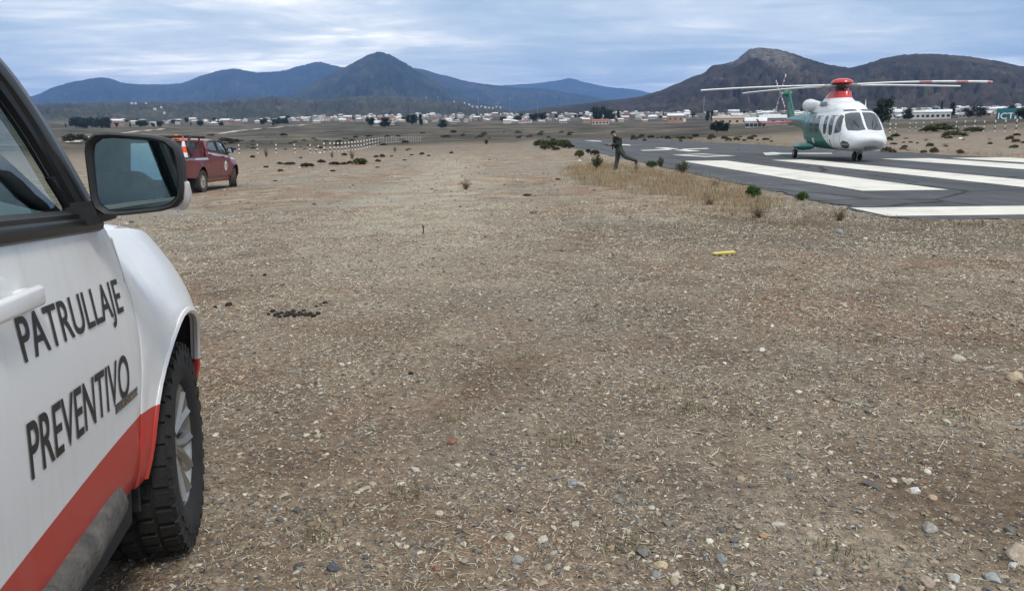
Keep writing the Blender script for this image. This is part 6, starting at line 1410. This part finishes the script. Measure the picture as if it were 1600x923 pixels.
# radio masts
for px, d_, h_, l in ((797, 1200, 30, 'thin lattice radio mast above the middle of the town'), (840, 1150, 26, 'second thin radio mast right of the tallest one'), (748, 1500, 38, 'faint radio mast in front of the hill slope'), (1098, 900, 24, 'thin radio mast behind the runway digits')):
    p = polar(px, d_); mm = MB()
    for k in range(3):
        a = k*2.094; mm.tube([(.7*math.cos(a), .7*math.sin(a), 0), (.25*math.cos(a), .25*math.sin(a), h_)], .16, 5)
    for k in range(12):
        z = h_*k/12; q = .7-.45*k/12; mm.tube([(q*math.cos(b*2.094), q*math.sin(b*2.094), z) for b in (0, 1, 2, 0)], .07, 4)
    o = mm.build('radio_mast', HGREY, None, smooth=0); o.location = p; tag(o, l, 'mast')
# ------------------------------------------------------------------ trees of the town and plain
def tree_mesh(seed, kind):
    rg = np.random.default_rng(seed); tr = MB(); tr.tube([(0, 0, -.3), (.05, 0, .8), (0, .04, 2.0)], [.28, .2, .12], 7); C = []
    for k in range(34):
        a = rg.uniform(0, 6.283); t = rg.uniform(0, 1)
        if kind == 'tall': r = .95*(1-t*.75)*rg.uniform(.3, 1); z = 1.0+6.2*t
        else: r = 2.4*math.sqrt(rg.uniform(.05, 1))*(1-.45*abs(t-.4)); z = 1.2+3.4*t
        c = np.array([r*math.cos(a), r*math.sin(a), z]); C.append(c)
        if k % 3 == 0: tr.tube([(0, 0, min(z*.6, 2.2)), c*np.array([.6, .6, .9]), c], [.08, .05, .02], 5)
    P = np.concatenate([c+rg.normal(0, .42, (55, 3)) for c in C]); cols = pal(rg, len(P), [(.018, .032, .020), (.030, .046, .024), (.045, .06, .03)], .3); lm = leaf_mesh('crown', P, .30, rg, cols, 1.8, .3); lm.materials.append(LEAFM)
    to = tr.build('trunk', WOODM, None, smooth=0); tm = to.data; bpy.data.objects.remove(to); return lm, tm
TM = [tree_mesh(300+i, 'tall' if i % 3 == 2 else 'round') for i in range(5)]
def tree(px, dist, h, label, group=None, v=None, w=1.0):
    p = polar(px, dist); lm, tm = TM[rt.randint(0, 4) if v is None else v]; r = empty('tree', p, rt.uniform(0, 6)); s = h/(7.2 if lm is TM[2][0] else 5.0); r.scale = (s*w, s*w, s); mobj('crown', lm, r); mobj('trunk', tm, r); tag(r, label, 'tree', group)
for _ in range(44): tree(rt.uniform(90, 470), rt.uniform(800, 1250), rt.uniform(3, 6.5), 'dark tree among the houses at far left', 'trees at far left')
for _ in range(12): tree(rt.uniform(118, 170), rt.uniform(780, 860), rt.uniform(7, 10), 'dark tree of the grove right beside the white pickup pillar', 'grove beside the pillar')
for _ in range(34): tree(rt.uniform(470, 1250), rt.uniform(820, 1300), rt.uniform(3, 6), 'dark tree between the pale houses of the town', 'trees in the town')
for _ in range(20): tree(rt.uniform(1380, 1610), rt.uniform(430, 800), rt.uniform(3, 6), 'dark tree among the houses right of the helicopter', 'trees on the right')
for (px, d_, h_, w_, l) in ((579, 690, 8, 1, 'dark round tree left of the white shed below the town'), (602, 640, 7.5, 1.4, 'broad dark tree below the white shed'), (644, 700, 9, 1.2, 'left one of two dark trees below the dense town'), (658, 690, 10, 1.0, 'right one of two dark trees below the dense town'), (692, 560, 6, 1.2, 'dark tree alone below the dense town'), (935, 760, 15, 1.0, 'biggest dark tree behind the running person'), (951, 770, 11, 1.1, 'dark tree right of the biggest one behind the running person'), (966, 790, 11, .9, 'narrow dark tree just right of the running person'), (835, 900, 8, 1.6, 'broad dark tree below the second radio mast'), (848, 905, 8.5, 1.3, 'dark tree beside the second radio mast'), (810, 900, 6, 1.5, 'low broad dark tree left of the second radio mast'), (1104, 700, 9, .8, 'left of two round dark trees behind the runway'), (1112, 700, 9, .9, 'right of two round dark trees behind the runway'), (1376, 280, 8, .8, 'dark tall tree hidden partly by the helicopter nose'), (1468, 620, 11, .4, 'slim dark conifer above the houses on the right'), (1485, 640, 10, 1.0, 'round dark tree above the houses on the right'), (1597, 300, 3.6, 1.4, 'dark tree below the teal sign board'), (1120, 255, 3.4, 1.2, 'small dark tree on the rough ground behind the runway'), (1131, 255, 3.2, 1.1, 'second small dark tree on the rough ground behind the runway')): tree(px, d_, h_, l, w=w_, v=2 if w_ < .5 else None)
# distant light-coloured tracks
TRK = mat('pale_dirt_track', (.46, .40, .33), .95, var=.1, scale=.2)
def track(pts, w, name, label):
    V = []; 
    for i, (px, d) in enumerate(pts):
        p = polar(px, d); q = polar(*pts[min(i+1, len(pts)-1)]); o_ = polar(*pts[max(i-1, 0)]); t = (q-o_); t.z = 0; t.normalize(); nrm = Vector((-t.y, t.x, 0))
        for s in (-1, 1): e = p+nrm*s*w/2; V.append((e.x, e.y, H(e.x, e.y)+.12))
    F = [(2*i, 2*i+1, 2*i+3, 2*i+2) for i in range(len(pts)-1)]; tag(mobj(name, npmesh(name, V, F), None, [TRK]), label, kind='structure')
track([(110+i*5, 330+i*14) for i in range(30)], 5, 'dirt_track', 'pale dirt track on the plain at left'); track([(340+i*5, 480+i*13) for i in range(28)], 5, 'dirt_track', 'pale dirt track leading to the town')

# ------------------------------------------------------------------ each thing of a countable row gets its own words
ORD = ['leftmost', 'second', 'third', 'fourth', 'fifth', 'sixth', 'seventh', 'eighth', 'ninth', 'tenth', 'eleventh', 'twelfth', 'thirteenth', 'fourteenth', 'fifteenth', 'sixteenth', 'seventeenth', 'eighteenth', 'nineteenth', 'twentieth']
TENS = {20: 'twenty', 30: 'thirty', 40: 'forty', 50: 'fifty'}; TTH = {30: 'thirtieth', 40: 'fortieth', 50: 'fiftieth'}
def ordinal(i):
    if i < 20: return ORD[i]
    n = i+1
    if n % 10 == 0: return TTH[n]
    return TENS[n//10*10]+'-'+['first', 'second', 'third', 'fourth', 'fifth', 'sixth', 'seventh', 'eighth', 'ninth'][n % 10-1]
for grp, phrase in (('marker posts on the left', 'white post with dark bands in the row across the far left field'), ('marker posts on the right', 'white banded post in the row on the rise right of the helicopter'), ('cushion shrubs in the left field', 'low dark cushion shrub in the left field'), ('green thickets beyond the runway', 'wide green thicket on the rise beyond the runway'), ('brown tufts at the far asphalt edge', 'brown tuft right at the far asphalt edge'), ('houses on the hill slope', 'white house high on the slope below the conical hill'), ('buildings on the plateau', 'pale building on the slope of the far left plateau'), ('dark thickets in the dip', 'broad dark thicket in a dip of the plain behind the pickups'), ('grove beside the pillar', 'dark tree of the grove beside the white pickup pillar'), ('houses left of the dense town', 'small pale house left of the dense town')):
    L = sorted([o for o in COL.objects if o.parent is None and o.get('group') == grp], key=lambda o: math.atan2(o.location.x, o.location.y))
    for i, o in enumerate(L): o['label'] = ('leftmost ' if i == 0 else ordinal(i)+' ')+phrase+('' if i == 0 else ', from left')
